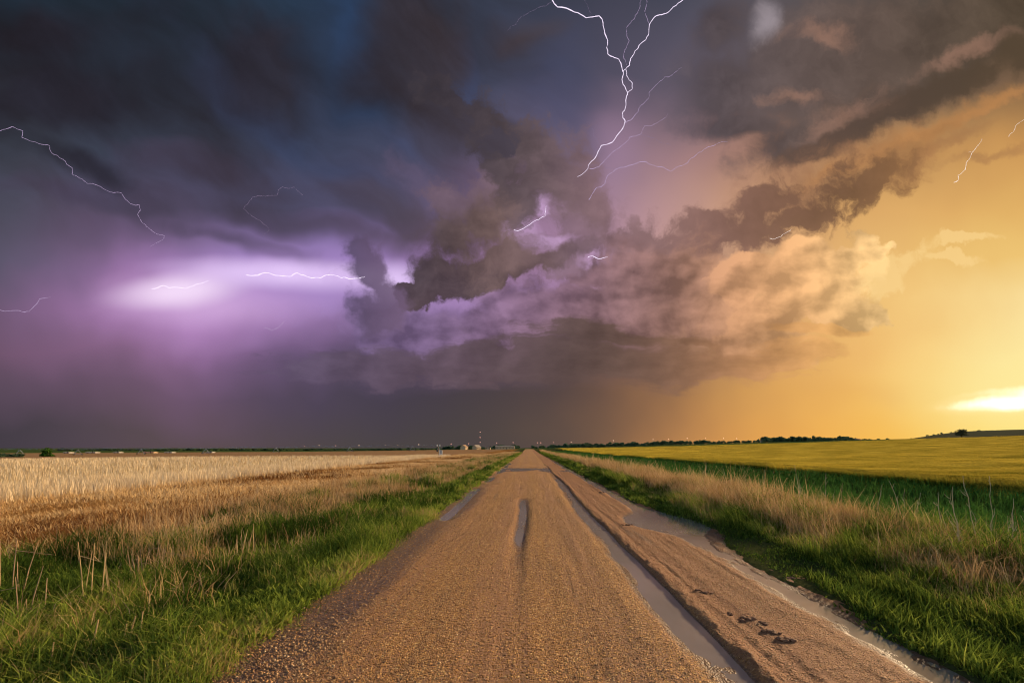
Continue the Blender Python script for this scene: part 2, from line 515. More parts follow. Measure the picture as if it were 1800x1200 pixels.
def simple_mat(name, col, rough=0.8, spec=0.2, var=0.25, scale=6.0, metal=0.0):
    m, nt = new_mat(name)
    g = nt.node('ShaderNodeTexCoord')
    n = nt.noise(E(nt, g.outputs['Object']), scale, 4.0, 0.6, dims='3D')
    k = nt.step(n, 0.25, 0.75, 'LINEAR', 1 - var, 1 + var)
    c = nt.vmath('SCALE', nt.xyz(*col[:3]), scale=k)
    p = principled(nt, c, rough, spec, Metallic=metal)
    finish(nt, p.outputs[0])
    return m


# ---------------------------------------------------------------- terrain
def z_terrain(x, y):
    x = np.asarray(x, float); y = np.asarray(y, float)
    r = np.hypot(x, y)
    # left: a shallow swale beside the road, then the field, falling away gently
    z = -0.22 * sm(-x, 2.6, 4.6) + 0.12 * sm(-x, 6.0, 9.0)
    z = z - 3.0 * sm(-x, 15, 320)
    # right: bank, ditch, field that climbs towards the far hill
    z = z + 0.06 * sm(x, 3.4, 4.6) - 0.62 * sm(x, 6.6, 10.5) + 0.42 * sm(x, 14.5, 18.4)
    z = z + 8.2 * sm(x, 20, 360) * sm(r, 40, 330) + 1.5 * sm(r, 120, 380) * sm(x, -60, 40)
    z = z + 0.10 * (fbm(x * 0.35, y * 0.35, 4) - 0.5) * sm(np.abs(x - 0.5), 2.8, 4.0)
    # the hill beyond the wheat
    hx, hy = x - 820.0, y - 860.0
    t = hx * 0.80 - hy * 0.60
    s = hx * 0.60 + hy * 0.80
    z = z + (21.0 + 4.0 * np.sin(t * 0.012 + 0.6)) * np.exp(-(s / 170.0) ** 2) * sm(t, -170, 10)
    return z


def ground_z(x, y):
    """the ground sheet dives under the road"""
    x = np.asarray(x, float); y = np.asarray(y, float)
    e = 0.22 * (fbm(y * 0.9, x * 0 + 3.3, 4) - 0.5)
    e2 = 0.34 * (fbm(y * 0.8 + 50, x * 0 + 8.1, 4) - 0.5)
    wide = 0.75 * np.exp(-((y - 10.2) / 2.0) ** 2)
    cut = sm(x, -2.45 + e, -2.15 + e) * (1 - sm(x, 3.02 + e2 + wide, 3.36 + e2 + wide))
    return z_terrain(x, y) - 0.16 * cut


def bands(a, segs):
    out = [a]
    for end, step in segs:
        n = max(1, int(round(abs(end - out[-1]) / step)))
        out += list(np.linspace(out[-1], end, n + 1)[1:])
    return np.array(out)


xs = bands(-9000, [(-2000, 700), (-500, 100), (-120, 14), (-30, 2.5), (-9, 0.6), (-2.0, 0.11), (2.6, 0.6), (4.6, 0.1), (16, 0.5), (40, 2.0), (140, 8), (500, 18), (1500, 18), (2500, 200), (9000, 800)])
ys = bands(-400, [(-60, 60), (-4, 8), (2, 1.0), (20, 0.16), (60, 0.6), (140, 3), (500, 12), (1500, 22), (2500, 200), (9000, 800)])
GX, GY = np.meshgrid(xs, ys)
GZ = ground_z(GX, GY)

m_ground, g = new_mat('field_soil')
geo = g.node('ShaderNodeNewGeometry')
pos = E(g, geo.outputs['Position'])
px_, py_, pz_ = g.sep(pos)
nb = g.noise(pos, 0.35, 5.0, 0.6, dims='3D')
ns = g.noise(g.vmath('MULTIPLY', pos, (0.25, 0.06, 0.0)), 1.0, 5.0, 0.6, dims='3D')
nf = g.noise(pos, 9.0, 5.0, 0.65, dims='3D')
xw = px_ + (nb - 0.5) * 3.0
verge = g.mix(nf, (0.030, 0.034, 0.014, 1), (0.095, 0.105, 0.035, 1))
brown = g.mix(g.step(ns + (nf - 0.5) * 0.5, 0.35, 0.65), (0.13, 0.050, 0.018, 1), (0.38, 0.20, 0.065, 1))
straw = g.mix(nf, (0.34, 0.22, 0.095, 1), (0.55, 0.39, 0.19, 1))
farb = g.mix(nf, (0.25, 0.14, 0.07, 1), (0.34, 0.21, 0.11, 1))
wheat = g.mix(nf, (0.10, 0.095, 0.012, 1), (0.20, 0.16, 0.02, 1))
hill = g.mix(nf, (0.085, 0.085, 0.048, 1), (0.14, 0.13, 0.07, 1))
farg = g.mix(g.noise(pos, 0.02, 4.0, 0.6, dims='3D'), (0.030, 0.060, 0.022, 1), (0.075, 0.105, 0.030, 1))
c = g.mix(g.step(xw, -19.0, -17.0), straw, brown)
left_far = g.step(py_ + (nb - 0.5) * 30.0, 88.0, 100.0)
c = g.mix(left_far * g.step(px_, -14.0, -20.0), c, farb)
c = g.mix(g.step(xw, -8.6, -7.2), c, verge)
c = g.mix(g.step(px_, 17.0, 18.5), c, wheat)
rr = g.vmath('LENGTH', pos)
farg = g.mix(g.step(rr * g.step(px_, 300.0, 360.0), 600.0, 700.0), farg, hill)
c = g.mix(g.step(rr + (nb - 0.5) * 20.0, 330.0, 345.0) * g.step(px_, -30.0, -5.0), c, farg)
c = g.mix(g.step(rr, 620.0, 660.0), c, farg)
bump = g.node('ShaderNodeBump')
bump.inputs['Strength'].default_value = 0.8
bump.inputs['Distance'].default_value = 0.05
g.put(bump.inputs['Height'], nf)
p = g.node('ShaderNodeBsdfDiffuse')
g.put(p.inputs[0], c)
g.t.links.new(bump.outputs[0], p.inputs['Normal'])
finish(g, p.outputs[0])

ground = link(bpy.data.objects.new('ground', grid_mesh('ground', GX, GY, GZ, m_ground)))
tag(ground, 'flat farm ground on both sides of the dirt road, reaching to the horizon', 'ground', kind='structure')

# ---------------------------------------------------------------- road
WATER_Z = -0.022
rx = bands(-2.9, [(-1.0, 0.028), (1.2, 0.032), (2.0, 0.016), (4.7, 0.03)])
ry = [1.0]
while ry[-1] < 330:
    ry.append(ry[-1] + max(0.022, ry[-1] * 0.0058))
ry = np.array(ry)
RX, RY = np.meshgrid(rx, ry)


def bump1(v, c, w):
    return np.exp(-((v - c) / w) ** 2)


def road_z(x, y):
    near = 1.0 / (1.0 + (y / 60.0) ** 2)
    z = 0.014 * (1 - (np.abs(x) / 2.3) ** 2)
    z = np.maximum(z, -0.012)
    drift = 0.05 * np.sin(y * 0.21) + 0.03 * np.sin(y * 0.53 + 1)
    # long-grained washboard and wheel polish
    z = z + 0.012 * (fbm(x * 5.0 + drift, y * 0.25, 3) - 0.5)
    z = z + 0.010 * (fbm(x * 16.0, y * 0.8 + 9, 3) - 0.5)
    z = z + 0.011 * (fbm(x * 7, y * 7, 4, 0.6) - 0.5)
    # wet left shoulder
    wl = sm(fbm(y * 0.33 + 3, x * 0.4, 3), 0.40, 0.60)
    z = z - (0.030 * sm(y, 5.0, 8.0) + 0.008) * bump1(x, -2.10 + drift, 0.20) * (0.25 + 0.9 * wl)
    # narrow rut left of the centre line
    ax = sm(y, 7.4, 8.6) * (1 - sm(y, 14.6, 15.4))
    z = z - np.exp(-np.abs((x + 0.20 - 0.5 * drift + 0.05 * (fbm(y * 1.5, x * 0 + 61, 3) - 0.5)) / (0.09 + 0.006 * y)) ** 2.6) * (0.040 * ax * (0.80 + 0.35 * fbm(y * 0.9, x * 0 + 44, 3)) + 0.022 * sm(y, 4.0, 7.4) * (1 - ax) * (1 - sm(y, 15, 16)) + 0.004)
    # long deep rut, with the ridge the tyre pushed up on its right
    depth = 0.050 * (1 - 0.75 * sm(y, 20, 30)) * (1 - 0.8 * sm(y, 45, 60)) * (0.75 + 0.5 * sm(fbm(y * 0.4, x * 0 + 1.5, 3), 0.35, 0.6))
    xr = 1.64 + 0.05 * np.sin(y * 0.35) + 0.04 * (fbm(y * 1.2, x * 0 + 21, 3) - 0.5)
    wdt = 0.21 + 0.10 * (fbm(y * 0.5, x * 0 + 33, 3) - 0.5)
    inside = sm(x, xr - wdt - 0.34, xr - wdt + 0.10) * (1 - sm(x, xr - 0.05, xr + 0.03))
    z = z - depth * inside
    lump = fbm(x * 9, y * 5.5, 4, 0.65)
    z = z + (0.010 + 0.060 * np.maximum(lump - 0.36, 0)) * bump1(x, xr + 0.085, 0.07) * (1 - 0.8 * sm(y, 30, 60))
    # churned strip between the two water lines
    strip = sm(x, xr + 0.06, xr + 0.2) * (1 - sm(x, 2.75, 3.0))
    z = z + strip * (0.010 + 0.018 * (fbm(x * 11 + drift * 4, y * 0.30, 3) - 0.5) + 0.022 * np.maximum(fbm(x * 5, y * 4 + 70, 4, 0.6) - 0.52, 0) * 1.5)
    # right-hand water line, spreading into a pool about ten metres ahead
    pool = np.exp(-((y - 10.6) / 1.5) ** 2)
    xl = 2.98 - 0.74 * pool + 0.16 * (fbm(y * 0.9, x * 0 + 5, 4) - 0.5)
    gap = 0.5 + 0.5 * sm(fbm(y * 0.22 + 4, x * 0, 3), 0.36, 0.5)
    z = z - 0.052 * sm(x, xl - 0.16, xl + 0.16) * (1 - sm(x, 3.02 + 0.9 * pool, 3.36 + 0.9 * pool)) * np.maximum(gap, pool)
    z = z + 0.05 * np.maximum(fbm(x * 6, y * 2.2 + 40, 4, 0.6) - 0.50, 0) * sm(x, 2.6, 3.0)
    # water lying right across the road farther on
    acr = np.exp(-((y - 36.0) / 3.0) ** 2) + 0.8 * np.exp(-((y - 46.0) / 2.0) ** 2) * (x < -0.6)
    z = z - 0.055 * acr * sm(fbm(x * 0.9 + 7, y * 0.30, 3), 0.38, 0.56)
    z = z - 0.12 * (1 - sm(x, -2.9, -2.5)) - 0.16 * sm(x, 3.9, 4.6) + 0.022 * (fbm(x * 9, y * 6 + 12, 4, 0.6) - 0.5) * sm(x, 2.7, 3.1)
    rise = z_terrain(x * 0, y) * sm(y, 60, 120)
    return z + rise + 0.0004 * near


RZ = road_z(RX, RY)
m_road, g = new_mat('wet_gravel_road')
geo = g.node('ShaderNodeNewGeometry')
pos = E(g, geo.outputs['Position'])
px_, py_, pz_ = g.sep(pos)
big = g.noise(g.vmath('MULTIPLY', pos, (1.1, 0.16, 0.0)), 1.0, 5.0, 0.6, dims='3D')
strk = g.noise(g.vmath('MULTIPLY', pos, (9.0, 0.22, 0.0)), 1.0, 4.0, 0.6, dims='3D')
cellc = g.voronoi(pos, 62.0, out='Color')
celld = g.voronoi(pos, 62.0)
cr, cg, cb = g.sep(cellc)
cell2 = g.voronoi(pos, 26.0)
c2c = g.sep(g.voronoi(pos, 26.0, out='Color'))[0]
fine = g.noise(pos, 150.0, 3.0, 0.6, dims='3D')
peb = g.ramp(cr, [(0.0, (0.17, 0.075, 0.030, 1)), (0.35, (0.34, 0.166, 0.060, 1)), (0.7, (0.50, 0.255, 0.086, 1)), (0.92, (0.62, 0.35, 0.12, 1)), (1.0, (0.72, 0.50, 0.24, 1))])
mud = g.mix(fine, (0.240, 0.120, 0.066, 1), (0.420, 0.218, 0.112, 1))
wander = px_ + (g.noise(g.vmath('MULTIPLY', pos, (0.0, 0.12, 0.0)), 1.0, 3.0, 0.5, dims='3D') - 0.5) * 0.7
tracks = g.math('SINE', wander * 5.2 + 0.6) * 0.09
loose = g.step(big * 0.7 + strk * 0.7 + (cg - 0.5) * 0.5 + tracks, 0.52, 0.80)
c = g.mix(loose, mud, peb)
red = g.step(px_ + (big - 0.5) * 0.5, 1.55, 1.75)
c = g.mix(red * 0.7, c, g.mix(fine, (0.19, 0.080, 0.040, 1), (0.36, 0.160, 0.078, 1)))
wet = g.step(pz_ + (big - 0.5) * 0.03 + (strk - 0.5) * 0.014, 0.000, -0.020)
wet = wet * g.step(py_, 70.0, 45.0)
wet = g.math('MAXIMUM', wet, g.step(big + (strk - 0.5) * 0.5, 0.58, 0.70) * 0.55)
wet = g.math('MAXIMUM', wet, g.step(strk, 0.60, 0.72) * 0.35)
edge = g.step(px_ + (big - 0.5) * 0.9 + (strk - 0.5) * 0.4, -1.55, -1.95) * g.step(cg, 0.93, 0.80) * g.step(py_, 26.0, 12.0)
wet = g.math('MAXIMUM', wet, edge * 1.25)
c = g.mix(wet * 0.66, c, (0.085, 0.058, 0.055, 1))
hgt = g.step(celld, 0.75, 0.0, 'LINEAR') * (loose * 0.75 + 0.25) + g.step(cell2, 0.8, 0.0, 'LINEAR') * g.step(c2c, 0.7, 0.8) * 1.2 + fine * 0.25
bump = g.node('ShaderNodeBump')
bump.inputs['Strength'].default_value = 1.0
bump.inputs['Distance'].default_value = 0.012
g.put(bump.inputs['Height'], hgt)
p = principled(g, c, g.step(wet, 0.0, 1.0, 'LINEAR', 0.85, 0.42), 0.18, bump.outputs[0])
finish(g, p.outputs[0])
road = link(bpy.data.objects.new('road', grid_mesh('road', RX, RY, RZ, m_road)))
tag(road, 'wet orange gravel road with ruts running straight to the horizon', 'road', kind='structure')

# standing water in the ruts
m_water, g = new_mat('muddy_water')
geo = g.node('ShaderNodeNewGeometry')
pos = E(g, geo.outputs['Position'])
rip = g.noise(g.vmath('MULTIPLY', pos, (5.0, 3.0, 1.0)), 1.0, 3.0, 0.5, dims='3D')
bump = g.node('ShaderNodeBump')
bump.inputs['Strength'].default_value = 0.05
bump.inputs['Distance'].default_value = 0.02
g.put(bump.inputs['Height'], rip)
p = principled(g, g.mix(rip, (0.22, 0.185, 0.168, 1), (0.27, 0.23, 0.21, 1)), 0.05, 0.5, bump.outputs[0])
finish(g, p.outputs[0])
wx = np.array([-2.75, 0.0, 2.0, 4.5])
wy = np.array([1.0, 15, 30, 60.0])
WX, WY = np.meshgrid(wx, wy)
water = link(bpy.data.objects.new('water', grid_mesh('water', WX, WY, WX * 0 + WATER_Z, m_water)))
tag(water, 'still muddy rainwater lying in the wheel ruts and along the road edges', 'puddle', kind='structure')

# ---------------------------------------------------------------- blades of grass
def blade_mat(name, stops, tip=None, trans=0.35, rough=0.7):
    m, nt = new_mat(name)
    a = nt.node('ShaderNodeAttribute', attribute_name='tint')
    h = nt.node('ShaderNodeAttribute', attribute_name='hh')
    c = nt.ramp(E(nt, a.outputs['Fac']), [(s, (*k, 1)) for s, k in stops])
    if tip is not None:
        c = nt.mix(nt.step(E(nt, h.outputs['Fac']), tip[0], tip[1]) * tip[3], c, (*tip[2], 1))
    d = nt.node('ShaderNodeBsdfDiffuse')
    t = nt.node('ShaderNodeBsdfTranslucent')
    nt.put(d.inputs[0], c)
    nt.put(t.inputs[0], c)
    mx = nt.node('ShaderNodeMixShader')
    mx.inputs[0].default_value = trans
    nt.t.links.new(d.outputs[0], mx.inputs[1])
    nt.t.links.new(t.outputs[0], mx.inputs[2])
    finish(nt, mx.outputs[0])
    return m


def blades(x, y, z, h, w, lean, az, curve, tint, face=None):
    """two-joint ribbons: returns verts (n,5,3) and attributes"""
    n = len(x)
    if face is None:
        face = rng.uniform(0, math.pi, n)
    fx, fy = np.cos(face) * w * 0.5, np.sin(face) * w * 0.5
    lx, ly = np.cos(az), np.sin(az)
    V = np.zeros((n, 5, 3), np.float32)
    b = np.stack([x, y, z - 0.03], -1)
    mid_o = np.stack([lx * lean * h * 0.45, ly * lean * h * 0.45, h * 0.55 * np.sqrt(np.clip(1 - (lean * 0.8) ** 2, 0.05, 1))], -1)
    tip_o = np.stack([lx * (lean + curve) * h, ly * (lean + curve) * h, h * np.sqrt(np.clip(1 - np.minimum(lean + curve, 0.96) ** 2, 0.02, 1))], -1)
    side = np.stack([fx, fy, np.zeros(n)], -1)
    V[:, 0] = b - side
    V[:, 1] = b + side
    V[:, 2] = b + mid_o - side * 0.8
    V[:, 3] = b + mid_o + side * 0.8
    V[:, 4] = b + tip_o
    return V, np.tile(np.array([0, 0, 0.55, 0.55, 1.0], np.float32), (n, 1)), np.repeat(tint.astype(np.float32)[:, None], 5, 1)


def blade_object(name, parts, mat):
    V = np.concatenate([q[0] for q in parts]); H = np.concatenate([q[1] for q in parts]); T = np.concatenate([q[2] for q in parts])
    n = len(V)
    base = np.arange(n)[:, None] * 5
    loops = (base + np.array([0, 1, 3, 2, 2, 3, 4])).ravel()
    starts = (np.arange(n)[:, None] * 7 + np.array([0, 4])).ravel()
    totals = np.tile([4, 3], n)
    me = mesh_np(name, V.reshape(-1, 3), loops, starts, totals, mat, False, {'tint': T.ravel(), 'hh': H.ravel()})
    return link(bpy.data.objects.new(name, me))


def scatter(n, x0, x1, y0, y1, power=1.0, wob=0.3):
    """points in a strip beside the road; density falls with distance"""
    t = rng.random(n)
    y = y0 * (y1 / y0) ** t if power == 1.0 else (y0 ** (1 - power) + t * (y1 ** (1 - power) - y0 ** (1 - power))) ** (1 / (1 - power))
    s = rng.random(n)
    e = wob * (fbm(y * 0.7 + x0 * 9, y * 0 + 2.2, 4) - 0.5) * 2
    x = x0 + (x1 - x0) * s + e
    u = x / y
    ok = (u > -1.75) & (u < 1.65)
    return x[ok], y[ok]


def wide(y, w0, ref=7.0, pw=0.85):
    return w0 * np.maximum(1.0, y / ref) ** pw


LUSH = [(0.0, (0.030, 0.060, 0.010)), (0.25, (0.074, 0.118, 0.018)), (0.5, (0.155, 0.210, 0.032)), (0.75, (0.28, 0.34, 0.05)), (0.9, (0.38, 0.34, 0.09)), (1.0, (0.46, 0.32, 0.14))]
TAN = [(0.0, (0.24, 0.13, 0.055)), (0.4, (0.44, 0.265, 0.12)), (0.75, (0.62, 0.41, 0.20)), (1.0, (0.74, 0.55, 0.32))]
DITCH = [(0.0, (0.025, 0.075, 0.016)), (0.5, (0.05, 0.135, 0.026)), (1.0, (0.10, 0.20, 0.04))]
m_lush = blade_mat('green_grass', LUSH, trans=0.4)
m_tan = blade_mat('dry_grass', TAN, trans=0.3)
m_ditch = blade_mat('ditch_grass', DITCH, trans=0.35)
m_wheat = blade_mat('ripening_wheat', [(0.0, (0.045, 0.085, 0.012)), (0.35, (0.11, 0.145, 0.018)), (0.7, (0.38, 0.30, 0.036)), (1.0, (0.62, 0.44, 0.055))], tip=(0.4, 1.0, (0.68, 0.47, 0.06), 0.6), trans=0.4)
m_stub = blade_mat('straw_stubble', [(0.0, (0.44, 0.31, 0.18)), (0.5, (0.66, 0.50, 0.31)), (1.0, (0.82, 0.67, 0.46))], trans=0.25)
m_mown = blade_mat('mown_straw', [(0.0, (0.15, 0.060, 0.020)), (0.35, (0.32, 0.145, 0.045)), (0.65, (0.64, 0.41, 0.18)), (1.0, (0.78, 0.55, 0.29))], trans=0.25)


def patch(n, x0, x1, y0, y1, h, w, lean=(0.05, 0.5), curve=(0.0, 0.5), tint=(0.1, 0.8), clump=0.0, cs=1.0, power=1.0, wob=0.3, az=None, tn=0.5, hn=0.4, ref=7.0, grow=None, tsc=(1.3, 0.8)):
    x, y = scatter(n, x0, x1, y0, y1, power, wob)
    if clump > 0:
        k = fbm(x * cs + 31, y * cs * 0.8, 3)
        ok = rng.random(len(x)) < sm(k, clump - 0.12, clump + 0.08)
        x, y = x[ok], y[ok]
    n = len(x)
    z = ground_z(x, y)
    big = fbm(x * 0.9 + 5, y * 0.6 + 2, 3)
    hh = rng.uniform(h[0], h[1], n) * np.maximum(0.18, 1 - hn / 2 + hn * sm(0.6 * big + 0.4 * fbm(x * 2.6 + 9, y * 2.0, 3), 0.33, 0.67))
    if grow:
        hh = hh * (0.45 + 0.55 * sm(y, *grow))
    tt = np.clip(rng.uniform(tint[0], tint[1], n) + tn * (fbm(x * tsc[0] + 77, y * tsc[1], 3) - 0.5), 0, 1)
    a = rng.uniform(0, 2 * math.pi, n) if az is None else rng.normal(az, 0.9, n)
    return blades(x, y, z, hh, wide(y, w, ref) * rng.uniform(0.6, 1.3, n), rng.uniform(*lean, n), a, rng.uniform(*curve, n), tt)


def N(k): return int(k)


grass_l = blade_object('grass', [
    patch(N(60000), -3.6, -2.15, 2.4, 170, (0.06, 0.22), 0.008, (0.1, 0.8), (0, 0.4), (0.2, 0.85), wob=0.3, tn=1.4, hn=1.2),
    patch(N(56000), -5.4, -2.9, 2.4, 150, (0.14, 0.34), 0.011, (0.05, 0.7), (0.1, 0.5), (0.05, 0.68), tn=1.5, hn=1.2),
    patch(N(66000), -8.0, -4.6, 2.6, 120, (0.20, 0.44), 0.012, (0.05, 0.7), (0.1, 0.5), (0.0, 0.46), tn=1.5, hn=1.2),
    patch(N(26000), -4.4, -2.2, 2.4, 30, (0.05, 0.13), 0.024, (0.4, 0.95), (0, 0.1), (0.4, 0.85), clump=0.5, cs=1.6),
    patch(N(26000), -3.9, -2.2, 2.4, 16, (0.08, 0.2), 0.030, (0.3, 0.95), (0, 0.15), (0.55, 0.86), clump=0.47, cs=1.4, tn=0.3, ref=9),
    patch(N(22000), -7.0, -3.4, 2.6, 14, (0.10, 0.28), 0.030, (0.2, 0.95), (0, 0.2), (0.1, 0.7), clump=0.52, cs=1.1, tn=0.6, ref=9),
    patch(N(8000), -7.5, -2.6, 2.6, 60, (0.2, 0.42), 0.007, (0.1, 0.7), (0.1, 0.5), (0.86, 1.0), clump=0.54, cs=1.7, tn=0.1),
    patch(N(12000), -7.5, -3.4, 2.6, 30, (0.12, 0.3), 0.030, (0.2, 0.9), (0, 0.1), (0.2, 0.8), clump=0.58, cs=1.3),
], m_lush)
tag(grass_l, 'lush green grass and weeds along the left edge of the road', 'grass', kind='stuff')
grass_r = blade_object('grass', [
    patch(N(48000), 3.4, 4.6, 2.2, 170, (0.05, 0.2), 0.011, (0.1, 0.8), (0, 0.4), (0.0, 0.6), wob=0.25, tn=0.8, hn=1.2),
    patch(N(70000), 4.1, 6.2, 2.2, 170, (0.18, 0.44), 0.008, (0.05, 0.6), (0.1, 0.5), (0.1, 0.85), az=math.pi, tn=1.5, hn=1.2),
    patch(N(46000), 5.6, 8.2, 3.0, 120, (0.25, 0.55), 0.009, (0.05, 0.6), (0.1, 0.5), (0.1, 0.9), tn=1.5, hn=1.2),
    patch(N(20000), 3.3, 4.6, 2.2, 25, (0.04, 0.12), 0.024, (0.3, 0.9), (0, 0.1), (0.0, 0.5), clump=0.5, cs=1.6),
], m_lush)
tag(grass_r, 'green grass bank along the water on the right edge of the road', 'grass', kind='stuff')
dry_l = blade_object('dry_grass', [
    patch(N(4200), -8.6, -3.6, 2.6, 16, (0.25, 0.6), 0.007, (0.02, 0.5), (0.0, 0.3), (0.2, 0.9), clump=0.56, cs=1.3),
    patch(N(13000), -9.0, -5.0, 7, 60, (0.3, 0.62), 0.006, (0.02, 0.4), (0.0, 0.3), (0.2, 0.9), clump=0.50, cs=0.9),
    patch(N(24000), -9.0, -5.6, 12, 170, (0.35, 0.6), 0.006, (0.02, 0.35), (0.0, 0.3), (0.1, 0.9), clump=0.45, cs=0.5),
    patch(N(17000), -7.2, -3.9, 16, 190, (0.3, 0.55), 0.006, (0.02, 0.35), (0.0, 0.3), (0.1, 0.8), clump=0.47, cs=0.5),
], m_tan)
tag(dry_l, 'tall tan dry grass standing in the verge left of the road', 'dry grass', kind='stuff')
dry_r = blade_object('dry_grass', [
    patch(N(30000), 5.0, 7.2, 5.0, 90, (0.4, 0.85), 0.006, (0.02, 0.6), (0.0, 0.4), (0.1, 0.9), clump=0.46, cs=1.5, az=math.pi, grow=(5, 12)),
    patch(N(9000), 4.6, 8.0, 3.6, 60, (0.25, 0.7), 0.006, (0.05, 0.8), (0.0, 0.4), (0.1, 0.9), clump=0.5, cs=1.4, grow=(5, 12)),
    patch(N(26000), 4.8, 6.8, 9, 220, (0.4, 0.8), 0.006, (0.02, 0.4), (0.0, 0.35), (0.1, 0.85), clump=0.45, cs=0.7),
    patch(N(1800), 4.9, 7.6, 3.4, 9, (0.5, 0.85), 0.006, (0.1, 0.7), (0.1, 0.5), (0.1, 0.9), clump=0.5, cs=1.6),
    patch(N(900), 5.2, 8.6, 5, 60, (0.8, 1.2), 0.007, (0.02, 0.35), (0.0, 0.25), (0.3, 1.0), clump=0.46, cs=0.8, grow=(5, 12)),
], m_tan)
tag(dry_r, 'tall tan dry grass along the top of the bank right of the road', 'dry grass', kind='stuff')
ditch = blade_object('ditch_grass', [
    patch(N(95000), 7.4, 18.6, 5.0, 220, (0.3, 0.6), 0.011, (0.05, 0.5), (0.1, 0.5), (0.0, 0.9)),
], m_ditch)
tag(ditch, 'dark green grass filling the ditch beside the wheat field', 'grass', kind='stuff')
mown = blade_object('mown_straw', [
    patch(N(110000), -19.0, -7.6, 5.5, 150, (0.08, 0.24), 0.007, (0.3, 0.95), (0, 0.2), (0.25, 1.0), wob=0.5, tn=2.6, power=1.15, tsc=(0.30, 0.14)),
    patch(N(16000), -18.0, -8.0, 6.5, 120, (0.2, 0.4), 0.006, (0.1, 0.6), (0, 0.3), (0.5, 1.0), clump=0.5, cs=0.35, wob=0.5),
], m_mown)
tag(mown, 'brown flattened straw lying in a strip between verge and stubble', 'straw', kind='stuff')
stub = blade_object('stubble', [
    patch(N(120000), -150.0, -17.6, 10, 100, (0.32, 0.55), 0.007, (0.0, 0.22), (0, 0.12), (0.1, 1.0), wob=0.5, hn=0.2, tn=0.9, power=1.2, ref=9),
    patch(N(26000), -24.0, -17.2, 10, 100, (0.35, 0.58), 0.008, (0.0, 0.22), (0, 0.12), (0.2, 1.0), wob=0.4, hn=0.2),
], m_stub)
tag(stub, 'pale standing straw stubble covering the field on the left', 'stubble', kind='stuff')

# ripening wheat: a closed canopy, waved by the wind, with ears standing out of it
def canopy_h(x, y):
    wv = fbm(x * 0.055 + 3, y * 0.16, 4, 0.55)
    return 0.70 + 0.55 * (wv - 0.5) * 2 * sm(x, 18, 34) + 0.10 * (fbm(x * 0.9, y * 0.9, 3) - 0.5)


vx = bands(18.0, [(22, 0.35), (40, 0.8), (120, 2.5), (420, 7)])
vy = bands(6.0, [(40, 0.5), (120, 1.6), (330, 4.5)])
CX, CY = np.meshgrid(vx, vy)
lim = sm(np.hypot(CX, CY), 345, 320)
edge = sm(CX + 0.5 * (fbm(CY * 0.6, CX * 0, 3) - 0.5), 18.0, 19.2)
CZ = z_terrain(CX, CY) + (canopy_h(CX, CY) - 0.10) * edge * lim - 0.1 * (1 - lim)
m_can, g = new_mat('wheat_canopy')
geo = g.node('ShaderNodeNewGeometry')
pos = E(g, geo.outputs['Position'])
n1 = g.noise(g.vmath('MULTIPLY', pos, (0.07, 0.32, 0.0)), 1.0, 6.0, 0.66, dims='3D')
n2 = g.noise(pos, 5.0, 5.0, 0.7, dims='3D')
c = g.ramp(n1 * 0.6 + n2 * 0.4, [(0.38, (0.12, 0.11, 0.012, 1)), (0.48, (0.36, 0.265, 0.032, 1)), (0.60, (0.68, 0.48, 0.065, 1))])
bump = g.node('ShaderNodeBump')
bump.inputs['Strength'].default_value = 1.0
bump.inputs['Distance'].default_value = 0.25
g.put(bump.inputs['Height'], n2 + n1)
p = g.node('ShaderNodeBsdfDiffuse')
g.put(p.inputs[0], c)
g.t.links.new(bump.outputs[0], p.inputs['Normal'])
finish(g, p.outputs[0])
can = link(bpy.data.objects.new('wheat', grid_mesh('wheat', CX, CY, CZ, m_can)))
tag(can, 'ripening golden green wheat field rising towards the hill on the right', 'wheat', kind='stuff')


def wheat_patch(n, x0, x1, y0, y1, low, hgt, power, w, ref):
    x, y = scatter(n, x0, x1, y0, y1, power, 0.4)
    ok = np.hypot(x, y) < 332
    x, y = x[ok], y[ok]
    n = len(x)
    top = canopy_h(x, y) + rng.uniform(-0.06, 0.12, n)
    z = z_terrain(x, y) + np.where(low, 0.0, 1.0) * (top - hgt)
    h = top if low else np.full(n, hgt)
    return blades(x, y, z, h * rng.uniform(0.9, 1.08, n), wide(y, w, ref, 0.95) * rng.uniform(0.6, 1.3, n), rng.uniform(0.0, 0.3, n), rng.normal(math.pi, 0.7, n),
                  rng.uniform(0.1, 0.55, n), np.clip(rng.uniform(0, 1, n) * (0.4 if low else 0.5) + (0.0 if low else 0.15) + 3.4 * (fbm(x * 0.055 + 3, y * 0.16, 4, 0.55) - 0.45), 0, 1))


ears = blade_object('wheat_stalks', [
    wheat_patch(N(70000), 18.2, 21.5, 8, 260, True, 0.7, 1.0, 0.010, 14),
    wheat_patch(N(70000), 20.0, 60.0, 12, 300, False, 0.45, 1.1, 0.012, 14),
    wheat_patch(N(80000), 40.0, 400.0, 26, 330, False, 0.5, 1.1, 0.012, 14),
], m_wheat)
tag(ears, 'wheat stalks with yellow ears standing along the edge and over the field', 'wheat', kind='stuff')

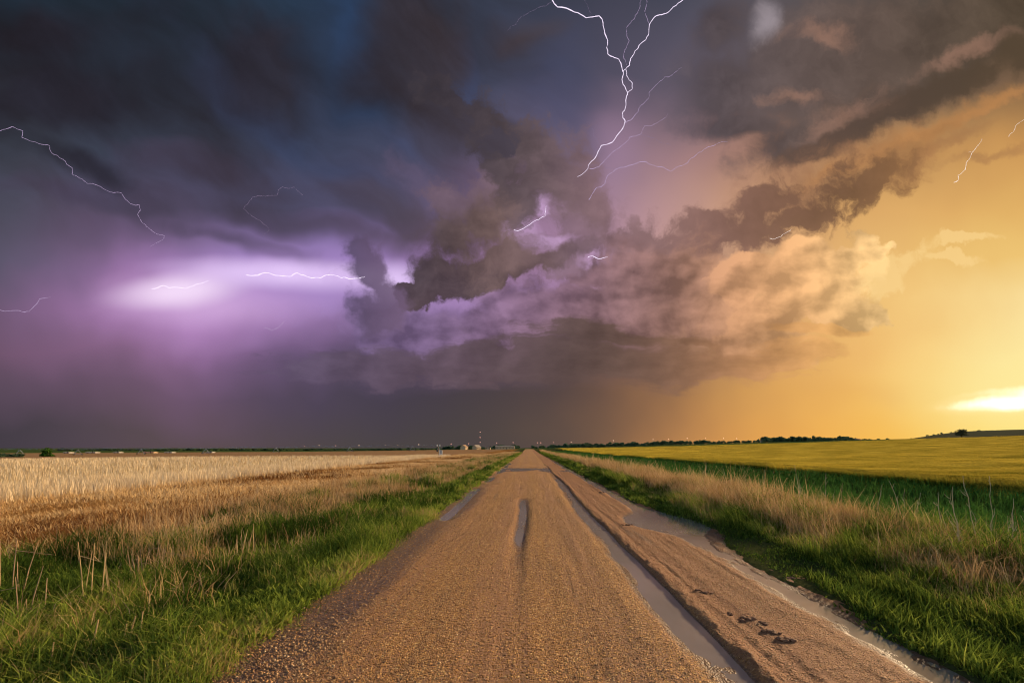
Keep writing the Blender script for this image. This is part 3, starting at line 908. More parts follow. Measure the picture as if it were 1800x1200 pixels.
# ---------------------------------------------------------------- loose gravel
def gravel(n, x, y, z, r, name, mat):
    th = rng.uniform(0, 2 * math.pi, n)
    sx = r * rng.uniform(0.8, 1.3, n); sy = r * rng.uniform(0.6, 1.0, n); sz = r * rng.uniform(0.5, 0.8, n)
    base = np.array([(1, 0, 0), (0.25, 0.95, 0.1), (-0.95, 0.3, 0), (-0.3, -0.95, 0.05), (0.15, 0.1, 1), (0, 0, -0.8)], float)
    j = base[None] + rng.uniform(-0.22, 0.22, (n, 6, 3))
    px = j[..., 0] * sx[:, None]; py = j[..., 1] * sy[:, None]; pz = j[..., 2] * sz[:, None]
    c, s = np.cos(th)[:, None], np.sin(th)[:, None]
    V = np.stack([x[:, None] + px * c - py * s, y[:, None] + px * s + py * c, z[:, None] + pz + 0.2 * r[:, None]], -1)
    f = np.array([0, 1, 4, 1, 2, 4, 2, 3, 4, 3, 0, 4, 1, 0, 5, 2, 1, 5, 3, 2, 5, 0, 3, 5])
    loops = (np.arange(n)[:, None] * 6 + f).ravel()
    k = n * 8
    me = mesh_np(name, V.reshape(-1, 3), loops, np.arange(k) * 3, np.full(k, 3), mat, False, {'tint': np.repeat(rng.random(n), 6)})
    return link(bpy.data.objects.new(name, me))


m_peb, g = new_mat('gravel_stone')
a = g.node('ShaderNodeAttribute', attribute_name='tint')
c = g.ramp(E(g, a.outputs['Fac']), [(0.0, (0.17, 0.085, 0.045, 1)), (0.4, (0.33, 0.17, 0.075, 1)), (0.8, (0.52, 0.29, 0.115, 1)), (1.0, (0.66, 0.47, 0.26, 1))])
p = principled(g, c, 0.5, 0.4)
finish(g, p.outputs[0])
n1 = N(60000)
y1 = 2.2 * (16 / 2.2) ** rng.random(n1)
x1 = rng.uniform(-2.1, 1.35, n1)
n2 = N(15000)
y2 = 2.2 * (22 / 2.2) ** rng.random(n2)
x2 = -1.95 + rng.normal(0, 0.26, n2)
n4 = N(2600)
y4 = 2.2 * (12 / 2.2) ** rng.random(n4)
x4 = np.where(rng.random(n4) < 0.5, rng.uniform(-2.2, 1.4, n4), -1.9 + rng.normal(0, 0.3, n4))
n3 = N(22000)
y3 = 2.2 * (14 / 2.2) ** rng.random(n3)
x3 = rng.uniform(1.7, 2.8, n3)
X = np.concatenate([x1, x2, x3, x4]); Y = np.concatenate([y1, y2, y3, y4])
R = np.concatenate([rng.uniform(0.0028, 0.0065, n1), 0.005 + 0.011 * rng.random(n2) ** 3, rng.uniform(0.0028, 0.006, n3), 0.007 + 0.009 * rng.random(n4) ** 2])
Z = road_z(X, Y)
keep = (Z > WATER_Z - 0.004) & (fbm(X * 3, Y * 0.8, 3) + rng.uniform(-0.25, 0.25, len(X)) > 0.42)
grav = gravel(int(keep.sum()), X[keep], Y[keep], Z[keep], R[keep], 'gravel', m_peb)
tag(grav, 'loose orange pebbles scattered over the road surface', 'gravel', kind='stuff')

# ---------------------------------------------------------------- sun
sun = bpy.data.lights.new('sun', 'SUN')
sun.energy = 5.0
sun.angle = math.radians(4.0)
sun.color = (1.0, 0.74, 0.44)
suno = link(bpy.data.objects.new('sun', sun))
d = Vector((math.sin(SUN_AZ) * math.cos(SUN_EL), math.cos(SUN_AZ) * math.cos(SUN_EL), math.sin(SUN_EL)))
suno.rotation_euler = d.to_track_quat('Z', 'Y').to_euler()
SC.cycles.max_bounces = 4
SC.cycles.diffuse_bounces = 2
SC.cycles.glossy_bounces = 2
SC.cycles.transmission_bounces = 2


# ---------------------------------------------------------------- things
class MB:
    """collects boxes, tubes and sheets into one mesh"""
    def __init__(self):
        self.bm = bmesh.new()

    def box(self, c, s, rz=0.0, ry=0.0):
        r = bmesh.ops.create_cube(self.bm, size=1.0)
        M = Matrix.Translation(c) @ Matrix.Rotation(rz, 4, 'Z') @ Matrix.Rotation(ry, 4, 'Y') @ Matrix.Diagonal((s[0], s[1], s[2], 1))
        bmesh.ops.transform(self.bm, matrix=M, verts=r['verts'])
        return self

    def tube(self, pts, rad, seg=6, cap=True):
        pts = [Vector(p) for p in pts]
        if not hasattr(rad, '__len__'):
            rad = [rad] * len(pts)
        rings = []
        for i, p in enumerate(pts):
            a = pts[max(i - 1, 0)]; b = pts[min(i + 1, len(pts) - 1)]
            d = (b - a)
            if d.length < 1e-9:
                d = Vector((0, 0, 1))
            d.normalize()
            u = d.cross(Vector((0, 0, 1)))
            if u.length < 1e-3:
                u = d.cross(Vector((0, 1, 0)))
            u.normalize()
            v = d.cross(u)
            rings.append([self.bm.verts.new(p + (u * math.cos(2 * math.pi * k / seg) + v * math.sin(2 * math.pi * k / seg)) * rad[i]) for k in range(seg)])
        for r0, r1 in zip(rings, rings[1:]):
            for k in range(seg):
                self.bm.faces.new((r0[k], r0[(k + 1) % seg], r1[(k + 1) % seg], r1[k]))
        if cap:
            self.bm.faces.new(rings[0][::-1])
            self.bm.faces.new(rings[-1])
        return self

    def face(self, pts):
        self.bm.faces.new([self.bm.verts.new(p) for p in pts])
        return self

    def build(self, name, mat, parent=None, smooth=False):
        me = bpy.data.meshes.new(name)
        bmesh.ops.recalc_face_normals(self.bm, faces=self.bm.faces[:])
        self.bm.to_mesh(me)
        self.bm.free()
        if smooth:
            for p in me.polygons:
                p.use_smooth = True
        me.materials.append(mat)
        return link(bpy.data.objects.new(name, me), parent)


def empty(name, loc, rz=0.0, label=None, cat=None, group=None):
    o = bpy.data.objects.new(name, None)
    COL.objects.link(o)
    o.location = loc
    o.rotation_euler = (0, 0, rz)
    return tag(o, label, cat, group)


def at(px, d):
    """ground point seen in column px of the photograph at depth d"""
    x = (px - 930.0) / F * d
    return x, d, float(ground_z(x, d))


def copy_tree(o, loc, rz=0.0, sc=None, label=None):
    c = o.copy()
    COL.objects.link(c)
    c.location = loc
    c.rotation_euler = (0, 0, rz)
    if sc:
        c.scale = sc
    if label:
        c['label'] = label
    for ch in list(o.children):
        k = ch.copy()
        COL.objects.link(k)
        k.parent = c
        for g2 in list(ch.children):
            q = g2.copy()
            COL.objects.link(q)
            q.parent = k
    return c


# ---- lightning
def emit_mat(name, col, strength):
    m, nt = new_mat(name)
    e = nt.node('ShaderNodeEmission')
    e.inputs[0].default_value = (*col, 1)
    e.inputs[1].default_value = strength
    finish(nt, e.outputs[0])
    m.cycles.emission_sampling = 'NONE'
    return m


m_bolt = emit_mat('lightning_channel', (0.93, 0.80, 1.0), 0.82)
m_bolt_mid = emit_mat('lightning_branch', (0.80, 0.60, 0.94), 0.42)
m_bolt_dim = emit_mat('faint_lightning', (0.62, 0.46, 0.74), 0.24)
m_bolt_warm = emit_mat('lightning_in_orange_light', (1.0, 0.86, 0.78), 0.75)


def bolt_pts(px, dist, jit, rs):
    """the channel, subdivided with the fine zigzag a spark has, between 2.5 and 4 km away"""
    P0 = [np.array(p, float) for p in px]
    for it in range(2):
        out = [P0[0]]
        for a, b in zip(P0, P0[1:]):
            L = np.hypot(*(b - a))
            nrm = np.array([-(b - a)[1], (b - a)[0]]) / max(L, 1e-6)
            out.append((a + b) / 2 + nrm * rs.normal(0, jit * L))
            out.append(b)
        P0 = out
    pts = []
    dd = dist
    for p in P0:
        dd += rs.normal(0, 6.0)
        pts.append(((p[0] - 930) / F * dd, dd, CAM_H + (787 - p[1]) / F * dd))
    return pts


def bolt(name, label, main, branches, dist, seed, width=2.2, mat=m_bolt, group=None):
    rs = np.random.default_rng(seed)
    pts = bolt_pts(main, dist, 0.07, rs)
    o = pts[-1]
    root = empty(name, o, label=label, cat='lightning', group=group)

    def chan(nm, px, w0, w1, mt, parent):
        P1 = bolt_pts(px, dist, 0.07, rs)
        P1 = [(q[0] - o[0], q[1] - o[1], q[2] - o[2]) for q in P1]
        n = len(P1)
        rad = [dist / F * 0.30 * (w0 + (w1 - w0) * i / (n - 1)) * rs.uniform(0.65, 1.25) * min(1.0, 0.35 + 6.0 * (n - 1 - i) / n) for i in range(n)]
        MB().tube(P1, rad, 5).build(nm, mt, parent)
    chan('main_channel', main, width, width * 0.8, mat, root)
    for px, w0, w1, mt in branches:
        chan('branch', px, w0, w1, mt, root)
    return root


def c2(pts): return [(600 + x / 3, y / 3) for x, y in pts]
def c3(pts): return [(1200 + x / 3, y / 3) for x, y in pts]
def c1(pts): return [(x / 3, y / 3) for x, y in pts]
def c4(pts): return [(x / 3, 400 + y / 3) for x, y in pts]
def c5(pts): return [(600 + x / 3, 400 + y / 3) for x, y in pts]
def c6(pts): return [(1200 + x / 3, 400 + y / 3) for x, y in pts]


bolt('lightning_bolt', 'brightest forked lightning bolt coming down from the top of the sky',
     c2([(1080, -60), (1110, 0), (1140, 38), (1230, 65), (1290, 95), (1360, 85), (1380, 120), (1390, 180), (1405, 220), (1405, 285), (1440, 305), (1475, 335), (1482, 370), (1480, 420), (1500, 470), (1510, 490), (1500, 530), (1495, 580), (1483, 600), (1497, 640), (1475, 690), (1430, 750), (1370, 768), (1350, 810), (1320, 850), (1300, 890), (1245, 932)]),
     [(c2([(1830, -30), (1790, 10), (1740, 50), (1700, 75), (1660, 85), (1625, 130), (1620, 185), (1600, 215), (1570, 240), (1545, 280), (1525, 310), (1520, 345), (1500, 365), (1480, 380)]), 1.5, 1.9, m_bolt),
      (c2([(1605, -40), (1600, 60), (1625, 130)]), 0.8, 1.0, m_bolt_mid),
      (c2([(1580, -30), (1565, 60), (1545, 100), (1505, 145), (1505, 190), (1518, 215), (1495, 265), (1490, 310), (1505, 345)]), 0.8, 0.9, m_bolt_mid),
      (c2([(1500, 365), (1505, 400), (1535, 440), (1535, 470), (1510, 492)]), 1.3, 1.5, m_bolt),
      (c2([(1497, 648), (1525, 635), (1565, 590), (1590, 550), (1620, 520), (1640, 470), (1680, 430), (1740, 400), (1795, 358)]), 1.2, 0.5, m_bolt_mid),
      (c2([(1310, 890), (1360, 880), (1400, 835), (1440, 795), (1490, 760), (1520, 725), (1580, 708), (1600, 665), (1650, 655), (1710, 620), (1720, 600)]), 1.2, 0.5, m_bolt_mid),
      (c2([(1580, 708), (1620, 720), (1680, 750), (1740, 770)]), 0.7, 0.4, m_bolt_dim),
      (c2([(1320, 675), (1328, 715), (1350, 745), (1368, 768)]), 0.5, 0.7, m_bolt_dim),
      (c2([(1280, 0), (1300, 35), (1315, 85)]), 0.5, 0.6, m_bolt_dim),
      (c2([(1110, 10), (1040, 40), (960, 85), (920, 130), (875, 165)]), 0.6, 0.4, m_bolt_dim)], 3000, 1, 2.1)
bolt('lightning_bolt', 'thin lightning streak curving right into the orange sky below the brightest bolt',
     c2([(1305, 1055), (1325, 1020), (1345, 990), (1390, 970), (1410, 920), (1450, 890), (1500, 880), (1570, 855), (1640, 870), (1690, 880), (1735, 905), (1800, 872), (1845, 835), (1885, 805), (1935, 775), (2040, 747)]),
     [(c2([(1385, 880), (1440, 890), (1500, 870)]), 0.6, 0.5, m_bolt_dim)], 3200, 2, 1.3, m_bolt_mid)
bolt('lightning_bolt', 'long jagged lightning bolt in the dark cloud at the far left',
     c1([(-40, 700), (0, 692), (65, 668), (120, 690), (115, 725), (210, 760), (262, 770), (270, 805), (330, 840), (380, 885), (380, 920), (420, 940), (460, 968), (520, 980), (560, 1003), (640, 1018), (660, 1050), (700, 1078), (735, 1080), (740, 1110), (725, 1130), (750, 1175), (780, 1200), (840, 1238), (870, 1245), (860, 1262), (790, 1300)]),
     [], 3400, 3, 1.05, m_bolt_mid)
bolt('lightning_bolt', 'short white lightning bolt above the brightest purple glow on the left',
     c4([(800, 322), (860, 305), (890, 318), (980, 322), (1030, 300), (1100, 280)]), [], 3600, 4, 1.9)
bolt('lightning_bolt', 'white horizontal lightning bolt ending behind the small dark tower cloud',
     c4([(1300, 250), (1360, 252), (1410, 238), (1450, 252), (1530, 258), (1560, 240), (1600, 250), (1690, 265), (1720, 250), (1800, 265), (1840, 270), (1890, 268), (1925, 258)]),
     [(c4([(1720, 250), (1745, 230), (1790, 210)]), 0.7, 0.4, m_bolt_mid)], 3600, 5, 2.2)
bolt('lightning_bolt', 'faint lightning streak at the left edge above the purple haze',
     c4([(-30, 434), (0, 435), (100, 437), (155, 442), (185, 410), (210, 375), (265, 365)]), [], 3500, 6, 1.2, m_bolt_mid)
bolt('lightning_bolt', 'small hooked lightning flicker below the white horizontal bolt',
     c4([(1395, 527), (1430, 543), (1470, 525), (1500, 495)]), [], 3300, 7, 1.0, m_bolt_mid)
bolt('lightning_bolt', 'faintest arching lightning thread in the dark cloud left of centre',
     c1([(1600, 1030), (1550, 985), (1490, 985), (1460, 1030), (1400, 1035), (1330, 1040), (1310, 1070), (1285, 1100), (1330, 1140), (1380, 1170), (1420, 1210), (1380, 1250)]), [], 3400, 8, 0.8, m_bolt_dim)
bolt('lightning_bolt', 'small bright lightning flicker in the gap above the dark wedge cloud',
     c5([(910, 12), (930, 18), (960, 5), (1030, -40), (1075, -60), (1080, -115)]), [], 3100, 9, 1.4, m_bolt)
bolt('lightning_bolt', 'short zigzag lightning flicker right of the dark wedge cloud',
     c5([(1300, 158), (1325, 148), (1360, 165), (1405, 155)]), [], 3100, 10, 1.5, m_bolt)
bolt('lightning_bolt', 'thin lightning bolt in the orange sky at the far right',
     c3([(1430, 962), (1455, 950), (1452, 925), (1490, 895), (1495, 860), (1520, 820), (1540, 790), (1580, 730)]),
     [(c3([(1520, 800), (1500, 805)]), 0.5, 0.4, m_bolt_warm)], 3000, 11, 1.3, m_bolt_warm)
bolt('lightning_bolt', 'tiny lightning streak at the right edge of the orange sky',
     c3([(1720, 720), (1745, 695), (1755, 665), (1795, 635), (1830, 600)]), [], 3000, 12, 0.8, m_bolt_warm)
bolt('lightning_bolt', 'tiny lightning flicker under the dark drifts of cloud at right',
     c6([(460, 57), (510, 50), (530, 35), (575, 8)]), [], 3000, 13, 1.0, m_bolt_warm)

# ---- trees
m_bark = simple_mat('bark', (0.10, 0.07, 0.045), 0.9)


def leaf_mat(name, a, b):
    m, nt = new_mat(name)
    at_ = nt.node('ShaderNodeAttribute', attribute_name='tint')
    c = nt.mix(E(nt, at_.outputs['Fac']), (*a, 1), (*b, 1))
    d = nt.node('ShaderNodeBsdfDiffuse'); t = nt.node('ShaderNodeBsdfTranslucent')
    nt.put(d.inputs[0], c); nt.put(t.inputs[0], c)
    mx = nt.node('ShaderNodeMixShader'); mx.inputs[0].default_value = 0.25
    nt.t.links.new(d.outputs[0], mx.inputs[1]); nt.t.links.new(t.outputs[0], mx.inputs[2])
    finish(nt, mx.outputs[0])
    return m


m_leaf_far = leaf_mat('distant_foliage', (0.055, 0.095, 0.060), (0.110, 0.165, 0.085))
m_leaf_green = leaf_mat('bush_foliage', (0.030, 0.085, 0.012), (0.085, 0.160, 0.022))
m_leaf_oak = leaf_mat('oak_foliage', (0.060, 0.065, 0.036), (0.110, 0.110, 0.058))


def crown_mesh(name, w, h, z0, n, leaf, seed, mat, lobes=9, flat=0.6):
    rs = np.random.default_rng(seed)
    cs = rs.normal(0, 1, (lobes, 3)); cs /= np.linalg.norm(cs, axis=1)[:, None]
    cs *= rs.uniform(0.3, 0.75, (lobes, 1))
    k = rs.integers(0, lobes, n)
    d = rs.normal(0, 1, (n, 3)); d /= np.linalg.norm(d, axis=1)[:, None]
    p = cs[k] + d * (rs.uniform(0.6, 1.0, (n, 1)) * 0.42)
    p[:, 2] = np.maximum(p[:, 2], -flat)
    p = p * np.array([w / 2, w / 2, h / 2])
    p[:, 2] += z0 + h / 2 * flat
    a = rs.normal(0, 1, (n, 3)); a /= np.linalg.norm(a, axis=1)[:, None]
    b = np.cross(a, rs.normal(0, 1, (n, 3))); b /= np.linalg.norm(b, axis=1)[:, None]
    s = leaf * rs.uniform(0.6, 1.3, (n, 1))
    V = np.stack([p - a * s, p - b * s * 0.6, p + a * s, p + b * s * 0.6], 1).reshape(-1, 3)
    return mesh_np(name, V, np.arange(n * 4), np.arange(n) * 4, np.full(n, 4), mat, False, {'tint': np.repeat(np.clip(rs.normal(0.5, 0.3, n), 0, 1), 4)})


far_meshes = [crown_mesh('tree', 8, 7.2, 0.4, 420, 0.75, 40 + i, m_leaf_far, 7 + i, 0.75) for i in range(4)]


def treeline(n, px0, px1, d0, d1, h, label, group, seed, wide_=1.0):
    rs = np.random.default_rng(seed)
    for i in range(n):
        px = px0 + (px1 - px0) * (i + rs.uniform(0.1, 0.9)) / n
        d = rs.uniform(d0, d1)
        x, y, z = at(px, d)
        o = link(bpy.data.objects.new('tree', far_meshes[rs.integers(0, 4)]))
        k = rs.uniform(h[0], h[1]) / 7.0
        o.location = (x, y, z - 0.3)
        o.rotation_euler = (0, 0, rs.uniform(0, 6.28))
        o.scale = (k * wide_ * rs.uniform(0.9, 1.5), k * wide_ * rs.uniform(0.9, 1.5), k)
        tag(o, label, 'tree', group)


treeline(62, 968, 1245, 640, 760, (5.0, 8.6), 'dark green tree in the long treeline right of the road end', 'trees of the long treeline right of the road', 21)
treeline(46, 1340, 1500, 640, 740, (7.0, 11.5), 'dark tree in the thicker wood on the rise behind the wheat', 'trees of the wood behind the wheat', 22)
treeline(26, 1245, 1345, 560, 640, (2.6, 4.6), 'low tree in the gap between the treeline and the wood', 'low trees between treeline and wood', 23)
treeline(24, 1500, 1610, 470, 560, (1.8, 3.4), 'low scattered tree left of the far hill', 'low trees left of the hill', 24)
treeline(22, 1600, 1835, 850, 900, (1.5, 3.6), 'low shrub on the crest of the far hill', 'shrubs on the crest of the far hill', 29, 1.5)
treeline(26, 770, 915, 640, 760, (4.6, 8.5), 'round green tree around the farmstead left of the road end', 'trees around the farmstead', 25)
treeline(6, 935, 972, 700, 780, (4.0, 6.5), 'small tree just right of the road end', 'trees right of the road end', 26)
treeline(90, 100, 780, 720, 860, (3.0, 5.6), 'distant low tree on the horizon behind the stubble field', 'distant trees behind the stubble field', 27, 1.7)
treeline(16, -90, 36, 205, 235, (1.7, 2.6), 'bright green bush in the hedge at the far left edge', 'hedge bushes at the left edge', 28, 1.2)
for o in list(COL.objects):
    if o.get('group') == 'shrubs on the crest of the far hill':
        o['category'] = 'shrub'
        o.name = 'shrub'
    if o.get('group') == 'hedge bushes at the left edge':
        o['category'] = 'bush'
        o.name = 'hedge_bush'

# the rounded bush on the left and the lone oak on the right
x, y, z = at(84, 232)
b = empty('round_bush', (x, y, z), label='rounded bright green bush standing alone at the edge of the stubble', cat='bush')
link(bpy.data.objects.new('crown', crown_mesh('crown', 8.4, 4.6, 0.1, 900, 0.42, 77, m_leaf_green, 10, 0.7)), b)
MB().tube([(0, 0, -0.3), (0.1, 0, 0.8), (0.3, 0.1, 1.8)], [0.28, 0.22, 0.12], 7).build('trunk', m_bark, b)
x, y, z = at(1690, 252)
b = empty('lone_tree', (x, y, z - 0.1), label='lone spreading tree on the skyline beside the far hill', cat='tree')
link(bpy.data.objects.new('crown', crown_mesh('crown', 7.4, 4.6, 1.7, 1700, 0.26, 91, m_leaf_oak, 22, 0.5)), b)
mb = MB().tube([(0, 0, -0.4), (0.05, 0, 0.9), (0.0, 0.05, 1.9)], [0.34, 0.28, 0.2], 8)
for k in range(6):
    a = k * 1.05
    mb.tube([(0, 0, 1.1 + 0.08 * k), (math.cos(a) * 0.9, math.sin(a) * 0.9, 1.9), (math.cos(a) * 2.2, math.sin(a) * 2.2, 2.6)], [0.16, 0.10, 0.04], 5)
mb.build('trunk', m_bark, b)

# ---- buildings far away
m_white = simple_mat('white_siding', (0.62, 0.60, 0.56), 0.7)
m_greyw = simple_mat('grey_white_siding', (0.30, 0.27, 0.24), 0.7)
m_cream = simple_mat('cream_siding', (0.46, 0.32, 0.18), 0.7)
m_roof = simple_mat('brown_roof', (0.34, 0.20, 0.12), 0.8)
m_tin = simple_mat('pale_tin_roof', (0.40, 0.32, 0.24), 0.6)
m_redroof = simple_mat('red_roof', (0.45, 0.20, 0.14), 0.7)
m_dark = simple_mat('dark_window', (0.03, 0.035, 0.04), 0.25)
m_steel = simple_mat('galvanised_steel', (0.36, 0.36, 0.37), 0.45, metal=0.6)
m_wood = simple_mat('weathered_wood', (0.23, 0.17, 0.12), 0.85)


def house(px, d, L, Wd, hw, hr, mw, mr, label, cat='house', rz=0.0, group=None, name='house', dz=0.0):
    x, y, z = at(px, d)
    root = empty(name, (x, y, z - 0.1 + dz), rz, label, cat, group)
    mb = MB().box((0, 0, hw / 2), (L, Wd, hw))
    for s in (-1, 1):
        mb.face([(s * L / 2, -Wd / 2, hw), (s * L / 2, Wd / 2, hw), (s * L / 2, 0, hw + hr * 0.97)])
    mb.build('wall', mw, root)
    o_ = 0.35
    rb = MB()
    for s in (-1, 1):
        e = s * (Wd / 2 + o_)
        zl = hw - o_ * hr / (Wd / 2)
        t = 0.14
        A = [(-L / 2 - o_, e, zl), (L / 2 + o_, e, zl), (L / 2 + o_, 0, hw + hr), (-L / 2 - o_, 0, hw + hr)]
        B = [(p[0], p[1], p[2] + t) for p in A]
        rb.face(A).face(B)
        for i in range(4):
            j = (i + 1) % 4
            rb.face([A[i], A[j], B[j], B[i]])
    rb.build('roof', mr, root)
    n = max(2, int(L / 4))
    for i in range(n):
        wx_ = -L / 2 + (i + 0.5) * L / n
        if i == n // 2:
            MB().box((wx_, -Wd / 2 - 0.03, 1.05), (1.0, 0.06, 2.1)).build('door', m_dark, root)
        else:
            MB().box((wx_, -Wd / 2 - 0.03, hw * 0.58), (1.2, 0.06, 1.0)).build('window', m_dark, root)
    return root


house(816, 560, 6.5, 7, 3.6, 2.6, m_cream, m_roof, 'small peaked farmhouse left of the radio mast foot', rz=1.2)
house(838, 590, 8, 8, 3.2, 2.8, m_cream, m_tin, 'larger gabled barn between the farmhouse and the long shed', 'barn', rz=0.9, name='barn')
house(888, 600, 25, 8, 3.2, 1.2, m_cream, m_tin, 'long low cream shed just left of the road end', 'shed', name='long_shed')
house(858, 640, 7, 6, 2.6, 1.4, m_cream, m_roof, 'low brown roofed outbuilding between barn and long shed', 'shed', name='outbuilding')
house(1335, 640, 7, 5, 1.9, 0.8, m_greyw, m_roof, 'low pale shed at the left end of the wood', 'shed', name='field_shed', dz=0.5)
house(1507, 640, 7, 6, 2.6, 1.4, m_greyw, m_redroof, 'small white house at the right end of the wood', 'house', dz=1.0)
for i, (px, d, L, mr, lab) in enumerate([
        (121, 420, 7, m_tin, 'leftmost pale low shed on the horizon, right of the round bush'),
        (163, 430, 13, m_tin, 'second pale low shed on the horizon, longer than the leftmost one'),
        (208, 440, 8, m_tin, 'third pale low shed on the horizon, left of the red roofed one'),
        (264, 430, 15, m_redroof, 'long shed with a reddish roof on the left horizon'),
        (299, 440, 10, m_tin, 'pale low shed on the horizon, right of the red roofed one'),
        (370, 450, 9, m_tin, 'rightmost pale low shed on the left horizon, beside an irrigation tower')]):
    house(px, d, L * 0.7, 5, 0.9, 0.4, m_greyw if mr is m_tin else m_cream, mr, lab, 'shed', name='farm_shed', group='sheds on the left horizon')

# ---- centre pivot irrigation line across the stubble
root = empty('irrigation_machine', at(771, 335), label='long wheeled irrigation machine standing across the stubble field', cat='irrigation')
ox, oy, oz = root.location
tw = []
for px, d in [(-95, 300), (35, 303), (137, 306), (248, 312), (362, 318), (485, 325), (615, 330), (725, 334)]:
    tw.append((px, d))
tops = []
for px, d in tw:
    x, y, z = at(px, d)
    lx, ly, lz = x - ox, y - oy, z - oz
    top = (lx, ly, lz + 3.7)
    tops.append(top)
    t = MB()
    for s in (-1, 1):
        t.tube([(lx + s * 1.7, ly + s * 1.0, lz + 0.6), (lx + s * 0.12, ly + s * 0.08, lz + 3.6)], 0.09, 5)
        t.tube([(lx + s * 1.7, ly + s * 1.0, lz + 0.6), (lx - s * 0.5, ly, lz + 3.6)], 0.06, 5)
    t.tube([(lx - 1.8, ly - 1.05, lz + 0.65), (lx + 1.8, ly + 1.05, lz + 0.65)], 0.09, 5)
    to = t.build('tower', m_steel, root)
    for s in (-1, 1):
        c_ = Vector((lx + s * 1.8, ly + s * 1.05, lz + 0.6))
        ring = [c_ + Vector((math.cos(a) * 0.52, 0, math.sin(a) * 0.52)) for a in np.linspace(0, 2 * math.pi, 15)]
        MB().tube(ring, 0.11, 5, False).build('wheel', simple_mat('tyre_rubber', (0.03, 0.03, 0.03), 0.9) if 'tyre_rubber' not in bpy.data.materials else bpy.data.materials['tyre_rubber'], to)
tops.append((0, 0, 3.6))
for a, b in zip(tops, tops[1:]):
    mb = MB()
    prev = None
    for k in range(9):
        t = k / 8
        p = Vector(a).lerp(Vector(b), t) + Vector((0, 0, 0.7 * math.sin(math.pi * t)))
        q = Vector(a).lerp(Vector(b), t) + Vector((0, 0, 0.7 * math.sin(math.pi * t) - 0.9 * math.sin(math.pi * t)))
        if prev:
            mb.tube([prev[0], p], 0.10, 5)
            mb.tube([prev[1], q], 0.03, 4)
            mb.tube([prev[1], p], 0.03, 4)
        prev = (p, q)
    mb.build('span', m_steel, root)
MB().tube([(-0.9, -0.9, 0), (0, 0, 3.8)], 0.09, 5).tube([(0.9, -0.9, 0), (0, 0, 3.8)], 0.09, 5).tube([(-0.9, 0.9, 0), (0, 0, 3.8)], 0.09, 5).tube([(0.9, 0.9, 0), (0, 0, 3.8)], 0.09, 5).build('pivot_stand', m_steel, root)

# ---- white cabinet and post at the corner of the stubble
x, y, z = at(775, 88)
cab = empty('control_cabinet', (x, y, z), 0.15, 'white control cabinet on legs at the corner of the stubble', 'cabinet')
mb = MB().box((0, 0, 0.95), (0.60, 0.30, 0.85))
bmesh.ops.bevel(mb.bm, geom=mb.bm.edges[:], offset=0.02, segments=2, affect='EDGES')
mb.build('housing', m_white, cab)
MB().box((0.02, -0.16, 1.08), (0.20, 0.02, 0.24)).build('panel', m_dark, cab)
MB().box((0.02, -0.16, 0.74), (0.20, 0.02, 0.20)).build('panel', m_dark, cab)
for s in (-0.24, 0.24):
    MB().box((s, 0, 0.26), (0.06, 0.06, 0.53)).build('leg', m_white, cab)
x, y, z = at(770.5, 92)
pst = empty('equipment_post', (x, y, z), 0.0, 'dark wooden post with two small boxes behind the white cabinet', 'post')
MB().tube([(0, 0, -0.2), (0, 0, 2.35)], 0.07, 8).build('pole', m_wood, pst)
MB().box((0, 0, 2.05), (0.62, 0.07, 0.08)).build('crossarm', m_wood, pst)
for s in (-0.26, 0.26):
    MB().box((s, 0, 2.28), (0.18, 0.16, 0.34)).build('equipment_box', m_steel, pst)
MB().box((-0.22, -0.1, 1.2), (0.26, 0.2, 0.4)).build('meter_box', m_dark, pst)

# ---- lights along the horizon
m_lamp = emit_mat('warm_lamp', (1.0, 0.62, 0.40), 1.6)
m_red = emit_mat('red_lamp', (1.0, 0.42, 0.32), 1.4)
root = None
m_far_steel = simple_mat('dark_mast_steel', (0.16, 0.145, 0.14), 0.6)


def mast_light(px, py, d, label, red=False, group=None):
    x, y, z = at(px, d)
    top = CAM_H + (787 - py) / F * d
    h = max(4.0, top - z)
    o = empty('light_mast', (x, y, z), 0, label, 'light mast', group)
    MB().tube([(0, 0, -0.3), (0, 0, h)], [0.16, 0.09], 6).build('pole', m_far_steel, o)
    MB().tube([(-0.05, 0, h), (0, 0, h + 0.25), (0.0, 0, h + 0.95), (0.0, 0, h + 1.15)], [0.2, 0.62, 0.62, 0.2], 8).build('lamp', m_red if red else m_lamp, o)


g1 = 'lit masts behind the stubble field'
for i, (px, py) in enumerate([(535, 784), (561, 783), (590, 783.5), (631, 783), (678, 782.5), (699, 782), (736, 781.5)]):
    lab = ['leftmost lit mast on the horizon behind the stubble', 'second lit mast from the left behind the stubble, a bright one', 'dimmer lit mast between the two bright ones behind the stubble',
           'brightest lit mast behind the stubble, left of the cabinet', 'lit mast left of the closest pair behind the stubble', 'lit mast, right one of the closest pair behind the stubble', 'lit mast nearest the white cabinet on the horizon'][i]
    mast_light(px, py, 950, lab, i in (0, 2), g1)
g2 = 'lit masts around the farmstead'
for px, py, lab in [(793, 780.5, 'lit mast above the trees left of the radio mast'), (824, 780, 'lit mast close left of the radio mast'), (873, 778.5, 'lit mast rising above the long shed'), (902, 778, 'lit mast above the right end of the long shed'),
                    (945, 778.5, 'lit mast just right of the road end'), (950.5, 778.5, 'second lit mast just right of the road end'), (973, 777.5, 'lit mast over the left end of the treeline')]:
    mast_light(px, py, 900, lab, True, g2)
g3 = 'lit masts behind the long treeline'
